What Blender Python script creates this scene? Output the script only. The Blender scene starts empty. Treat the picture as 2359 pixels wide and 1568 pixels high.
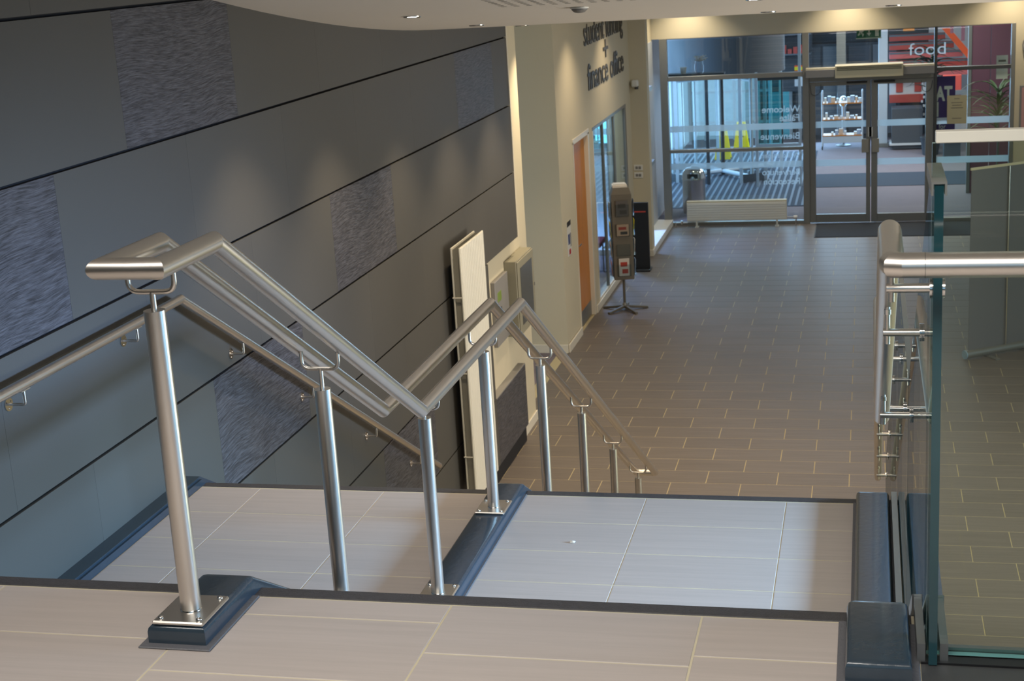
import bpy, bmesh, math, random
from mathutils import Vector, Matrix
SC = bpy.context.scene
COL = SC.collection
PI = math.pi
random.seed(7)
ZM, ZH = -0.831, -3.002          # middle landing and hall floor levels (top landing is 0)

# ------------------------------------------------------------------ camera, world, exposure
FPX = 3418.9
yaw, pitch, roll = -0.242765, 0.2565866, -0.0615404
Fw = Vector((math.sin(yaw)*math.cos(pitch), math.cos(yaw)*math.cos(pitch), -math.sin(pitch)))
Rt = Vector((math.cos(yaw), -math.sin(yaw), 0)); Up = Rt.cross(Fw)
c_, s_ = math.cos(roll), math.sin(roll)
R2 = c_*Rt + s_*Up; U2 = -s_*Rt + c_*Up
cam = bpy.data.cameras.new('camera'); camo = bpy.data.objects.new('camera', cam); COL.objects.link(camo)
M = Matrix(((R2.x, U2.x, -Fw.x, 0), (R2.y, U2.y, -Fw.y, 0), (R2.z, U2.z, -Fw.z, 1.51), (0, 0, 0, 1)))
camo.matrix_world = M
cam.sensor_width = 23.59; cam.lens = 23.59*FPX/2359; cam.clip_start = 0.05; cam.clip_end = 300
cam.dof.use_dof = True; cam.dof.focus_distance = 4.6; cam.dof.aperture_fstop = 7.1
SC.camera = camo

W = bpy.data.worlds.new('overcast_sky'); SC.world = W; W.use_nodes = True
bgn = W.node_tree.nodes['Background']
bgn.inputs[0].default_value = (0.42, 0.72, 1.0, 1); bgn.inputs[1].default_value = 0.62
SC.view_settings.view_transform = 'Standard'; SC.view_settings.look = 'None'
SC.view_settings.gamma = 1.0; SC.view_settings.use_curve_mapping = False
SC.view_settings.exposure = 0.35
SC.cycles.max_bounces = 8; SC.cycles.transparent_max_bounces = 24
SC.cycles.sample_clamp_indirect = 4.0
SC.cycles.caustics_reflective = False; SC.cycles.caustics_refractive = False

def light(name, kind, loc, energy, color, aim=None, size=(1, 1), **kw):
    d = bpy.data.lights.new(name, kind); d.energy = energy; d.color = color
    if kind == 'AREA':
        d.shape = 'RECTANGLE'; d.size, d.size_y = size
    for k, v in kw.items(): setattr(d, k, v)
    o = bpy.data.objects.new(name, d); COL.objects.link(o); o.location = loc
    if aim is not None:
        o.rotation_euler = (Vector(aim)-Vector(loc)).to_track_quat('-Z', 'Y').to_euler()
    return o

WARM = (1.0, 0.80, 0.55); DAY = (0.42, 0.68, 1.0); NEUT = (1.0, 0.93, 0.84)
# daylight through the tall glazing of the right-hand side, then a warm added fill
light('window_daylight', 'AREA', (5.7, 5.0, 0.6), 150, (0.38, 0.60, 1.0), (-3.1, 4.7, -2.0), (3.4, 0.7), spread=math.radians(44))
light('hall_fill', 'AREA', (5.7, 9.6, -1.6), 150, (1.0, 0.91, 0.79), (-2.2, 9.6, 0.1), (3.6, 1.8), spread=math.radians(125))  # unseen warm lamp added to brighten the ceiling and the hall
# daylight at the low side window and at the glazed front of the lobby
light('side_window_daylight', 'AREA', (-4.7, 22.9, 0.7), 330, (.28,.48,1), (-2.4, 22.0, -3.0), (1.0, 1.0))
light('lobby_front_daylight', 'AREA', (-2.2, 33.2, -1.4), 260, DAY, (-1.0, 25, -2.6), (4.5, 3.0))
light('lobby_left_daylight', 'AREA', (-4.1, 28.5, -1.2), 150, DAY, (0, 28, -2.4), (4.0, 2.6))
# overhead lamps of the hall and the lobby, then three unseen fills
light('hall_ceiling_panel', 'AREA', (0.6, 13.0, 0.75), 60, WARM, (0.6, 14.0, -3), (4.0, 3.0))
light('hall_back_panel', 'AREA', (0.2, 20.0, 0.8), 34, (.86, .93, 1), (0.2, 20, -3), (4.0, 3.0))
light('lobby_panel', 'AREA', (0.8, 29.0, 0.3), 150, (1, .95, .9), (0.8, 29, -3), (3.0, 3.0))
light('lobby_front_fill', 'AREA', (1.2, 25.3, 0.3), 26, (1, .95, .9), (1.4, 25.6, -3), (1.6, 1.0))  # unseen lamp added to brighten the maroon partition
light('landing_fill', 'AREA', (-0.9, 1.3, 2.6), 92, (1, .95, .88), (-0.6, 2.2, 0), (3.4, 1.2), spread=math.radians(125))  # unseen lamp added to brighten the top landing
light('stair_fill', 'AREA', (-0.9, 5.0, 1.66), 13, (1, .95, .88), (-1.0, 5.2, 0), (3.0, 1.0), spread=math.radians(110))  # no such fixture, added to lift the middle landing

# ------------------------------------------------------------------ helpers
def srgb(r, g, b):
    f = lambda v: (v/255/12.92) if v/255 <= .04045 else ((v/255+.055)/1.055)**2.4
    return (f(r), f(g), f(b), 1)

def mat(name, col, rough=.5, metal=0.0, bump=0.0, bscale=60, stretch=(1, 1, 1), var=0.0, vscale=8, spec=.5, coat=0, island=0.0, detail=4):
    m = bpy.data.materials.new(name); m.use_nodes = True
    nt = m.node_tree; N = nt.nodes; L = nt.links; b = N['Principled BSDF']
    b.inputs['Base Color'].default_value = col
    b.inputs['Roughness'].default_value = rough; b.inputs['Metallic'].default_value = metal
    b.inputs['Specular IOR Level'].default_value = spec
    if coat: b.inputs['Coat Weight'].default_value = coat; b.inputs['Coat Roughness'].default_value = .12
    if bump or var or island:
        g = N.new('ShaderNodeNewGeometry'); mp = N.new('ShaderNodeMapping'); mp.inputs['Scale'].default_value = stretch
        L.new(g.outputs['Position'], mp.inputs['Vector'])
        cur = None
        if var:
            n = N.new('ShaderNodeTexNoise'); n.inputs['Scale'].default_value = vscale; n.inputs['Detail'].default_value = detail
            L.new(mp.outputs[0], n.inputs['Vector'])
            r = N.new('ShaderNodeMapRange'); r.inputs[1].default_value = .25; r.inputs[2].default_value = .75
            r.inputs[3].default_value = 1-var; r.inputs[4].default_value = 1+var
            L.new(n.outputs[0], r.inputs[0]); cur = r.outputs[0]
        if island:
            oi = N.new('ShaderNodeObjectInfo'); r2 = N.new('ShaderNodeMapRange')
            r2.inputs[3].default_value = 1-island; r2.inputs[4].default_value = 1+island
            L.new(oi.outputs['Random'], r2.inputs[0])
            if cur is None: cur = r2.outputs[0]
            else:
                mu = N.new('ShaderNodeMath'); mu.operation = 'MULTIPLY'; L.new(cur, mu.inputs[0]); L.new(r2.outputs[0], mu.inputs[1]); cur = mu.outputs[0]
        if cur is not None:
            mx = N.new('ShaderNodeVectorMath'); mx.operation = 'SCALE'; mx.inputs[0].default_value = col[:3]
            L.new(cur, mx.inputs['Scale']); L.new(mx.outputs[0], b.inputs['Base Color'])
        if bump:
            n = N.new('ShaderNodeTexNoise'); n.inputs['Scale'].default_value = bscale; n.inputs['Detail'].default_value = 3
            L.new(mp.outputs[0], n.inputs['Vector'])
            bp = N.new('ShaderNodeBump'); bp.inputs['Strength'].default_value = bump; bp.inputs['Distance'].default_value = .004
            L.new(n.outputs[0], bp.inputs['Height']); L.new(bp.outputs[0], b.inputs['Normal'])
    return m

def emit(name, col, s):
    m = bpy.data.materials.new(name); m.use_nodes = True; b = m.node_tree.nodes['Principled BSDF']
    b.inputs['Base Color'].default_value = col; b.inputs['Emission Color'].default_value = col; b.inputs['Emission Strength'].default_value = s
    return m

def glassm(name, tint, refl=1.0, frost=0.0, frostcol=(.6, .65, .7, 1)):
    m = bpy.data.materials.new(name); m.use_nodes = True; nt = m.node_tree; N = nt.nodes; L = nt.links
    N.remove(N['Principled BSDF']); out = N['Material Output']
    t = N.new('ShaderNodeBsdfTransparent'); t.inputs[0].default_value = tint
    g = N.new('ShaderNodeBsdfGlossy'); g.inputs['Roughness'].default_value = .01
    ge = N.new('ShaderNodeNewGeometry'); dt = N.new('ShaderNodeVectorMath'); dt.operation = 'DOT_PRODUCT'
    L.new(ge.outputs['Normal'], dt.inputs[0]); L.new(ge.outputs['Incoming'], dt.inputs[1])
    def mth(op, a, b=None):
        k = N.new('ShaderNodeMath'); k.operation = op
        for i, v in enumerate((a, b)):
            if v is None: continue
            if isinstance(v, (int, float)): k.inputs[i].default_value = v
            else: L.new(v, k.inputs[i])
        return k.outputs[0]
    ab = mth('ABSOLUTE', dt.outputs['Value'])
    fz = mth('MULTIPLY_ADD', mth('POWER', mth('SUBTRACT', 1.0, ab), 5.0), .96); fz.node.inputs[2].default_value = .04
    mu = mth('MULTIPLY', fz, refl).node
    mx = N.new('ShaderNodeMixShader'); L.new(mu.outputs[0], mx.inputs[0]); L.new(t.outputs[0], mx.inputs[1]); L.new(g.outputs[0], mx.inputs[2])
    last = mx.outputs[0]
    if frost:
        d = N.new('ShaderNodeBsdfDiffuse'); d.inputs[0].default_value = frostcol
        tl = N.new('ShaderNodeBsdfTranslucent'); tl.inputs[0].default_value = frostcol
        a = N.new('ShaderNodeAddShader'); L.new(d.outputs[0], a.inputs[0]); L.new(tl.outputs[0], a.inputs[1])
        m2 = N.new('ShaderNodeMixShader'); m2.inputs[0].default_value = frost
        L.new(last, m2.inputs[1]); L.new(a.outputs[0], m2.inputs[2]); last = m2.outputs[0]
    L.new(last, out.inputs['Surface'])
    return m

def brushed(name, col, rough, dirz=True):
    m = mat(name, col, rough, 1.0)
    nt = m.node_tree; N = nt.nodes; L = nt.links; b = N['Principled BSDF']
    tc = N.new('ShaderNodeTexCoord'); n = N.new('ShaderNodeTexNoise'); n.inputs['Scale'].default_value = 12; n.inputs['Detail'].default_value = 2
    mp = N.new('ShaderNodeMapping'); mp.inputs['Scale'].default_value = (1, 1, .6)
    L.new(tc.outputs['Object'], mp.inputs[0]); L.new(mp.outputs[0], n.inputs['Vector'])
    r = N.new('ShaderNodeMapRange'); r.inputs[3].default_value = rough-.02; r.inputs[4].default_value = rough+.02
    L.new(n.outputs[0], r.inputs[0]); L.new(r.outputs[0], b.inputs['Roughness'])
    return m

MT = {}
MT['steel'] = brushed('brushed_stainless_steel', srgb(218, 212, 204), .30)
MT['polished'] = mat('polished_steel', srgb(215, 212, 208), .14, 1.0)
MT['wallgrey'] = mat('plain_laminate_panel', srgb(81, 79, 75), .5, 0, .05, 300, var=.03, vscale=1.2, island=.025, spec=.2)
MT['groove'] = mat('black_joint', srgb(26, 24, 26), .8)
MT['plaster'] = mat('cream_plaster', srgb(206, 196, 170), .75, 0, .05, 90, var=.015, vscale=2)
MT['whitetrim'] = mat('white_gloss_trim', srgb(222, 214, 196), .4, var=.02, vscale=3)
MT['ceiling'] = mat('white_ceiling_paint', srgb(226, 220, 212), .8, 0, .04, 60, var=.012, vscale=2)
MT['kerb'] = mat('dark_blue_grey_paint', srgb(44, 56, 66), .24, 0, .25, 45, var=.12, vscale=14, spec=.5, coat=.25)
MT['sealant'] = mat('grey_sealant', srgb(92, 92, 96), .6, 0, .5, 120)
MT['nosing'] = mat('dark_nosing_strip', srgb(62, 60, 62), .6, 0, .5, 220, var=.16, vscale=60)
MT['grout_light'] = mat('pale_grout', srgb(196, 186, 160), .8, var=.06, vscale=30)
MT['rad'] = mat('white_radiator_enamel', srgb(226, 222, 208), .35, var=.01)
MT['radgap'] = mat('grey_radiator_core', srgb(150, 148, 138), .6)  # plain grey for the convector plates, darker than the enamel
MT['plastic_white'] = mat('white_plastic', srgb(226, 224, 216), .4)
MT['plastic_grey'] = mat('grey_plastic', srgb(132, 130, 128), .5)
MT['black'] = mat('black_plastic', srgb(24, 24, 26), .45)
MT['darkgrey'] = mat('dark_grey_metal', srgb(58, 58, 58), .45)
MT['alu'] = mat('grey_aluminium_frame', srgb(134, 134, 130), .38, .35, var=.02)
MT['alu_dark'] = mat('dark_aluminium', srgb(72, 74, 76), .4, .4)
MT['wood'] = mat('orange_wood_veneer', srgb(196, 122, 36), .4, 0, .05, 30, (1, 1, .12), var=.12, vscale=22)
MT['kick'] = mat('satin_kick_plate', srgb(150, 152, 152), .35, .9)
MT['push'] = mat('push_plate_grey', srgb(158, 152, 138), .45)
MT['glass'] = glassm('clear_glass', (.90, .95, .95, 1))
MT['glass_rail'] = glassm('green_tinted_safety_glass', (.86, .93, .90, 1), .7)
MT['glass_edge'] = mat('teal_glass_edge', srgb(22, 62, 70), .12, 0, 0, var=.25, vscale=3, spec=.8)
MT['glass_edge2'] = mat('pale_teal_glass_edge', srgb(112, 160, 160), .15, spec=.8)
MT['frost'] = glassm('frosted_film', (.9, .95, 1, 1), .5, .55, (.42, .50, .54, 1))
MT['film_text'] = glassm('frosted_lettering', (.9, .95, 1, 1), .3, .5, (.55, .6, .64, 1))
MT['mat'] = mat('charcoal_door_mat', srgb(44, 46, 50), .95, 0, .8, 300)
MT['carpet'] = mat('mauve_grey_carpet', srgb(122, 112, 118), .95, 0, .3, 200, var=.05, vscale=5)
MT['clear'] = glassm('clear_acrylic', (.88, .92, .94, 1), 1.0)

def tilemat(name, col, streak, island):
    m = mat(name, col, .46, 0, .06, 40, (.18, 1, 1), 0, island=0, spec=.32)
    nt = m.node_tree; N = nt.nodes; L = nt.links; b = N['Principled BSDF']
    g = N.new('ShaderNodeNewGeometry'); oi = N.new('ShaderNodeObjectInfo')
    mp = N.new('ShaderNodeMapping'); mp.inputs['Scale'].default_value = (1.1, 26, 10)
    ad = N.new('ShaderNodeVectorMath'); ad.operation = 'ADD'
    sc = N.new('ShaderNodeVectorMath'); sc.operation = 'SCALE'; sc.inputs[0].default_value = (9, 17, 5)
    L.new(oi.outputs['Random'], sc.inputs['Scale']); L.new(g.outputs['Position'], ad.inputs[0]); L.new(sc.outputs[0], ad.inputs[1])
    L.new(ad.outputs[0], mp.inputs[0])
    n = N.new('ShaderNodeTexNoise'); n.inputs['Scale'].default_value = 1.6; n.inputs['Detail'].default_value = 6; n.inputs['Roughness'].default_value = .6
    L.new(mp.outputs[0], n.inputs['Vector'])
    r = N.new('ShaderNodeMapRange'); r.inputs[1].default_value = .3; r.inputs[2].default_value = .7; r.inputs[3].default_value = 1-streak; r.inputs[4].default_value = 1+streak
    L.new(n.outputs[0], r.inputs[0])
    r2 = N.new('ShaderNodeMapRange'); r2.inputs[3].default_value = 1-island; r2.inputs[4].default_value = 1+island
    L.new(oi.outputs['Random'], r2.inputs[0])
    mu = N.new('ShaderNodeMath'); mu.operation = 'MULTIPLY'; L.new(r.outputs[0], mu.inputs[0]); L.new(r2.outputs[0], mu.inputs[1])
    mx = N.new('ShaderNodeVectorMath'); mx.operation = 'SCALE'; mx.inputs[0].default_value = col[:3]
    L.new(mu.outputs[0], mx.inputs['Scale']); L.new(mx.outputs[0], b.inputs['Base Color'])
    return m
MT['tile_light'] = tilemat('pale_grey_stone_tile', srgb(176, 166, 160), .06, .02)
MT['tile_hall'] = tilemat('dark_taupe_stone_tile', srgb(112, 104, 98), .13, .05)

def texpanel():
    m = mat('wavy_textured_laminate', srgb(92, 88, 92), .45, spec=.25)
    nt = m.node_tree; N = nt.nodes; L = nt.links; b = N['Principled BSDF']
    g = N.new('ShaderNodeNewGeometry')
    n0 = N.new('ShaderNodeTexNoise'); n0.inputs['Scale'].default_value = 1.6; n0.inputs['Detail'].default_value = 1
    L.new(g.outputs['Position'], n0.inputs['Vector'])
    ad = N.new('ShaderNodeVectorMath'); ad.operation = 'ADD'
    sc = N.new('ShaderNodeVectorMath'); sc.operation = 'SCALE'; sc.inputs['Scale'].default_value = .10
    L.new(n0.outputs['Color'], sc.inputs[0]); L.new(g.outputs['Position'], ad.inputs[0]); L.new(sc.outputs[0], ad.inputs[1])
    mp = N.new('ShaderNodeMapping'); mp.inputs['Scale'].default_value = (1, 8, 120); L.new(ad.outputs[0], mp.inputs[0])
    n = N.new('ShaderNodeTexNoise'); n.inputs['Scale'].default_value = 1.5; n.inputs['Detail'].default_value = 3; n.inputs['Roughness'].default_value = .6
    L.new(mp.outputs[0], n.inputs['Vector'])
    r = N.new('ShaderNodeMapRange'); r.inputs[1].default_value = .34; r.inputs[2].default_value = .74; r.inputs[3].default_value = .60; r.inputs[4].default_value = 2.3
    L.new(n.outputs[0], r.inputs[0])
    mx = N.new('ShaderNodeVectorMath'); mx.operation = 'SCALE'; mx.inputs[0].default_value = srgb(66, 65, 68)[:3]
    L.new(r.outputs[0], mx.inputs['Scale']); L.new(mx.outputs[0], b.inputs['Base Color'])
    bp = N.new('ShaderNodeBump'); bp.inputs['Strength'].default_value = .6; bp.inputs['Distance'].default_value = .004
    L.new(n.outputs[0], bp.inputs['Height']); L.new(bp.outputs[0], b.inputs['Normal'])
    return m
MT['walltex'] = texpanel()

# ---- mesh helpers
def link(o, parent=None):
    COL.objects.link(o)
    if parent is not None: o.parent = parent
    return o
def M_(name, bm, m, parent=None, smooth=False, auto=None):
    me = bpy.data.meshes.new(name); bm.normal_update(); bm.to_mesh(me); bm.free()
    ms = m if isinstance(m, (list, tuple)) else [m]
    for k in ms: me.materials.append(MT[k] if isinstance(k, str) else k)
    if smooth:
        for p in me.polygons: p.use_smooth = True
        try: me.set_sharp_from_angle(angle=math.radians(auto or 40))
        except Exception: pass
    o = bpy.data.objects.new(name, me)
    return link(o, parent)
def box(bm, x0, x1, y0, y1, z0, z1, bev=0, mi=0, seg=1):
    x0, x1 = min(x0, x1), max(x0, x1); y0, y1 = min(y0, y1), max(y0, y1); z0, z1 = min(z0, z1), max(z0, z1)
    P = [(x0, y0, z0), (x1, y0, z0), (x1, y1, z0), (x0, y1, z0), (x0, y0, z1), (x1, y0, z1), (x1, y1, z1), (x0, y1, z1)]
    v = [bm.verts.new(p) for p in P]
    fs = [bm.faces.new([v[i] for i in q]) for q in ((0, 3, 2, 1), (4, 5, 6, 7), (0, 1, 5, 4), (1, 2, 6, 5), (2, 3, 7, 6), (3, 0, 4, 7))]
    for f in fs: f.material_index = mi
    if bev:
        es = list({e for f in fs for e in f.edges})
        r = bmesh.ops.bevel(bm, geom=es, offset=bev, segments=seg, affect='EDGES', profile=.5)
        for f in r['faces']: f.material_index = mi
    return bm
def B(name, x0, x1, y0, y1, z0, z1, m, parent=None, bev=0, seg=1, smooth=False):
    bm = bmesh.new(); box(bm, x0, x1, y0, y1, z0, z1, bev, 0, seg); return M_(name, bm, m, parent, smooth)
def prism_yz(bm, pts, x0, x1, mi=0):        # extrude a (y,z) polygon along x
    a = [bm.verts.new((x0, y, z)) for y, z in pts]; b = [bm.verts.new((x1, y, z)) for y, z in pts]
    n = len(pts); fs = [bm.faces.new(a), bm.faces.new(b[::-1])]
    for i in range(n): fs.append(bm.faces.new([a[(i+1) % n], a[i], b[i], b[(i+1) % n]]))
    bmesh.ops.recalc_face_normals(bm, faces=fs)
    for f in fs: f.material_index = mi
    return fs
def prism_xy(bm, pts, z0, z1):
    a = [bm.verts.new((x, y, z0)) for x, y in pts]; b = [bm.verts.new((x, y, z1)) for x, y in pts]
    n = len(pts); fs = [bm.faces.new(a), bm.faces.new(b[::-1])]
    for i in range(n): fs.append(bm.faces.new([a[(i+1) % n], a[i], b[i], b[(i+1) % n]]))
    bmesh.ops.recalc_face_normals(bm, faces=fs); return fs
def tube(bm, pts, r, n=24, cap=True, bend=0.0):
    """round tube along a polyline, mitred at the corners (or bent when bend>0)"""
    P = [Vector(p) for p in pts]
    if bend > 0:
        Q = [P[0]]
        for i in range(1, len(P)-1):
            a = (P[i-1]-P[i]).normalized(); b = (P[i+1]-P[i]).normalized()
            ang = a.angle(b); d = min(bend/math.tan(ang/2), (P[i-1]-P[i]).length*.49, (P[i+1]-P[i]).length*.49)
            s, e = P[i]+a*d, P[i]+b*d
            for k in range(7):
                t = k/6; Q.append((1-t)**2*s+2*t*(1-t)*P[i]+t*t*e)
        Q.append(P[-1]); P = Q
    D = [(P[i+1]-P[i]).normalized() for i in range(len(P)-1)]
    ref = Vector((0, 0, 1)) if abs(D[0].z) < .9 else Vector((1, 0, 0))
    prev = None
    for i, d in enumerate(D):
        u = ref.cross(d).normalized() if abs(ref.dot(d)) < .999 else Vector((0, 1, 0)).cross(d).normalized()
        w = d.cross(u)
        def ring(c, nrm):
            out = []
            for k in range(n):
                a = 2*PI*k/n; o = u*math.cos(a)*r+w*math.sin(a)*r
                t = -(o.dot(nrm))/(d.dot(nrm)) if nrm is not None else 0
                out.append(bm.verts.new(c+o+d*t))
            return out
        n0 = (D[i-1]+d).normalized() if i else None
        n1 = (D[i+1]+d).normalized() if i < len(D)-1 else None
        if bend > 0 and prev is not None: r0 = None
        r0 = ring(P[i], n0); r1 = ring(P[i+1], n1)
        for k in range(n): bm.faces.new([r0[k], r0[(k+1) % n], r1[(k+1) % n], r1[k]])
        if cap and i == 0: bm.faces.new(r0[::-1])
        if cap and i == len(D)-1: bm.faces.new(r1)
    if bend > 0: bmesh.ops.remove_doubles(bm, verts=bm.verts[:], dist=r*.02)
    return bm
def T(name, pts, r, m, parent=None, n=24, bend=0.0):
    bm = bmesh.new(); tube(bm, pts, r, n, True, bend); return M_(name, bm, m, parent, True, 50)
def cyl(bm, c, r, h, n=24, axis='Z', r2=None):
    c = Vector(c); a = {'X': Vector((1, 0, 0)), 'Y': Vector((0, 1, 0)), 'Z': Vector((0, 0, 1))}[axis]
    if r2 is None: return tube(bm, [c, c+a*h], r, n)
    u = a.orthogonal().normalized(); w = a.cross(u)
    A = [bm.verts.new(c+u*r*math.cos(2*PI*k/n)+w*r*math.sin(2*PI*k/n)) for k in range(n)]
    Bv = [bm.verts.new(c+a*h+u*r2*math.cos(2*PI*k/n)+w*r2*math.sin(2*PI*k/n)) for k in range(n)]
    for k in range(n): bm.faces.new([A[k], A[(k+1) % n], Bv[(k+1) % n], Bv[k]])
    bm.faces.new(A[::-1]); bm.faces.new(Bv); return bm
def lathe(bm, c, prof, n=24):
    rings = []
    for r, z in prof: rings.append([bm.verts.new((c[0]+max(r, 1e-4)*math.cos(2*PI*k/n), c[1]+max(r, 1e-4)*math.sin(2*PI*k/n), c[2]+z)) for k in range(n)])
    for a, b in zip(rings, rings[1:]):
        for k in range(n): bm.faces.new([a[k], a[(k+1) % n], b[(k+1) % n], b[k]])
    bm.faces.new(rings[0][::-1]); bm.faces.new(rings[-1]); return bm
def E_(name, loc, label, cat, group=None, rotz=0):
    o = bpy.data.objects.new(name, None); o.empty_display_size = .1; COL.objects.link(o); o.location = loc; o.rotation_euler = (0, 0, rotz)
    return tag(o, label, cat, group)
def tag(o, label, cat, group=None):
    o['label'] = label; o['category'] = cat
    if group: o['group'] = group
    return o
LB = {'floor': 'floor'}
def S(o, label, cat):
    o['kind'] = 'structure'; o['label'] = label; o['category'] = cat; return o
def at(o, parent):          # parent an object built in world coordinates to a thing with a location
    o.parent = parent; o.matrix_parent_inverse = Matrix.Translation(-parent.location); return o
def text_letters(s, size, m, parent, origin, rot, sx=1.0, depth=.006, mirror=False, track=1.0, bold=0.0, name='letter'):
    """one mesh object per letter, laid along local x of the rotation"""
    def mk(t):
        cu = bpy.data.curves.new('t', 'FONT'); cu.body = t; cu.size = size; cu.extrude = depth/2; cu.offset = bold; cu.resolution_u = 4
        return cu
    def width(t):
        cu = mk(t+'|'); o = bpy.data.objects.new('t', cu); COL.objects.link(o); bpy.context.view_layer.update()
        w = max(v[0] for v in o.bound_box); bpy.data.objects.remove(o); bpy.data.curves.remove(cu); return w
    base = width(''); x = [width(s[:i])-base for i in range(len(s)+1)]
    R = Matrix.Rotation(rot[2], 4, 'Z') @ Matrix.Rotation(rot[0], 4, 'X')
    for i, ch in enumerate(s):
        if ch == ' ': continue
        cu = mk(ch); o = bpy.data.objects.new('t', cu); COL.objects.link(o); bpy.context.view_layer.update()
        me = bpy.data.meshes.new_from_object(o.evaluated_get(bpy.context.evaluated_depsgraph_get()))
        bpy.data.objects.remove(o); bpy.data.curves.remove(cu)
        me.transform(Matrix.Diagonal((sx, 1, 1, 1))); me.materials.clear(); me.materials.append(MT[m])
        l = bpy.data.objects.new(name, me); link(l, parent)
        l.matrix_local = Matrix.Translation(Vector(origin)-parent.location) @ R @ Matrix.Translation((x[i]*sx*track, 0, 0))
    return x[-1]*sx*track

# ------------------------------------------------------------------ floors
def tiles_into(parent, cells, z, m, th=.012, gap=.004, lim=300, name='tile'):
    """cells: (x0,x1,y0,y1) clipped tiles; alike tiles share one mesh"""
    cache = {}
    cells = sorted(cells, key=lambda c: (c[0]+c[1])**2/4+((c[2]+c[3])/2)**2)
    for c in cells[:lim]:
        w, d = round(c[1]-c[0]-gap, 4), round(c[3]-c[2]-gap, 4)
        if w < .01 or d < .01: continue
        if (w, d) not in cache:
            bm = bmesh.new(); box(bm, -w/2, w/2, -d/2, d/2, -th, 0, .0012)
            me = bpy.data.meshes.new(name); bm.to_mesh(me); bm.free(); me.materials.append(MT[m]); cache[(w, d)] = me
        o = bpy.data.objects.new(name, cache[(w, d)]); link(o, parent)
        o.location = ((c[0]+c[1])/2, (c[2]+c[3])/2, z)
    rest = cells[lim:]
    if rest:
        bm = bmesh.new()
        for c in rest:
            if c[1]-c[0] > .02 and c[3]-c[2] > .02: box(bm, c[0]+gap/2, c[1]-gap/2, c[2]+gap/2, c[3]-gap/2, z-th, z)
        o = M_('tile', bm, m, parent); o['kind'] = 'stuff'

def clipc(c, X0, X1, Y0, Y1):
    a, b, d, e = max(c[0], X0), min(c[1], X1), max(c[2], Y0), min(c[3], Y1)
    return (a, b, d, e) if b-a > .015 and e-d > .015 else None

# top landing
bmf = bmesh.new(); prism_xy(bmf, [(-3.12, -4), (6.0, -4), (6.0, 2.99), (.105, 2.99), (.105, 3.2), (-3.12, 3.2)], -.25, -.0012)
top = S(M_('floor', bmf, 'grout_light'), 'pale grey tiled top landing in the foreground', 'floor')
cells = []
NOSE1 = 3.150
for i in range(-5, 6):
    gx = -.9692+.6*i
    off = (2.900 if i % 2 == 0 else 3.052)
    if gx > -.4: off = 2.95
    for j in range(-14, 3):
        cl_ = (gx, gx+.6, off+.3*(j-1), off+.3*j)
        for lim_ in ((-3.12, .10, -1.0, NOSE1), (.10, 3.2, -1.0, 2.84)):
            c = clipc(cl_, *lim_)
            if c: cells.append(c)
tiles_into(top, cells, 0, 'tile_light', gap=.005)
tr = S(B('trim_1', -3.12, .10, NOSE1+.002, 3.205, -.04, .001, 'nosing', bev=.004), 'dark gritty nosing strip along the edge of the top landing', 'nosing')
# middle landing
mid = S(B('floor', -3.12, .26, 4.32, 6.06, ZM-.25, ZM-.0012, 'grout_light'), 'pale grey tiled middle landing between the two flights', 'floor')
cells = []
for i in range(-5, 3):
    gx = -.9327+.6*i
    for j in range(-6, 3):
        c = clipc((gx, gx+.6, 5.722+.3*(j-1)+.003*j, 5.722+.3*j+.003*j), -3.03, -.04, 4.32, 6.03)
        if c: cells.append(c)
tiles_into(mid, cells, ZM, 'tile_light', gap=.004)
S(B('trim_2', -3.12, .17, 6.032, 6.085, ZM-.04, ZM+.001, 'nosing', bev=.004), 'dark gritty nosing strip along the edge of the middle landing', 'nosing')
# hall floor
hall = S(B('floor', -3.5, 6.0, 2.5, 24.02, ZH-.2, ZH-.0015, mat('pale_yellow_grout', srgb(190, 176, 138), .8)), 'dark taupe brick-bond tiled floor of the lower hall', 'floor')
cells = []
Y0H, X0H = 12.312, -1.3437
for k in range(-36, 42):
    y1 = Y0H+.3*k
    sh = 0 if k % 2 == 0 else -.3
    xr = .12+.078*y1+.45*max(0, 1)   # right-hand limit of what can be seen from the landing
    for i in range(-5, 9):
        x0 = X0H+sh+.6*i
        c = clipc((x0, x0+.6, y1-.3, y1), -3.35, min(xr, 2.75), 5.6, 23.98)
        if not c: continue
        if c[3] < 10.1 and c[1] < .24: continue
        cells.append(c)
tiles_into(hall, cells, ZH, 'tile_hall', gap=.006)
# lobby floor
S(B('floor', -4.0, 6.0, 24.02, 34.6, ZH-.2, ZH, 'carpet'), 'mauve grey carpet of the entrance lobby beyond the glass', 'floor')
S(B('floor', -30, 20, 34.6, 70, ZH-.3, ZH-.05, mat('pale_paving', srgb(212, 218, 222), .8, var=.1, vscale=2)), 'pale paving outside the entrance', 'pavement')

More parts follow.
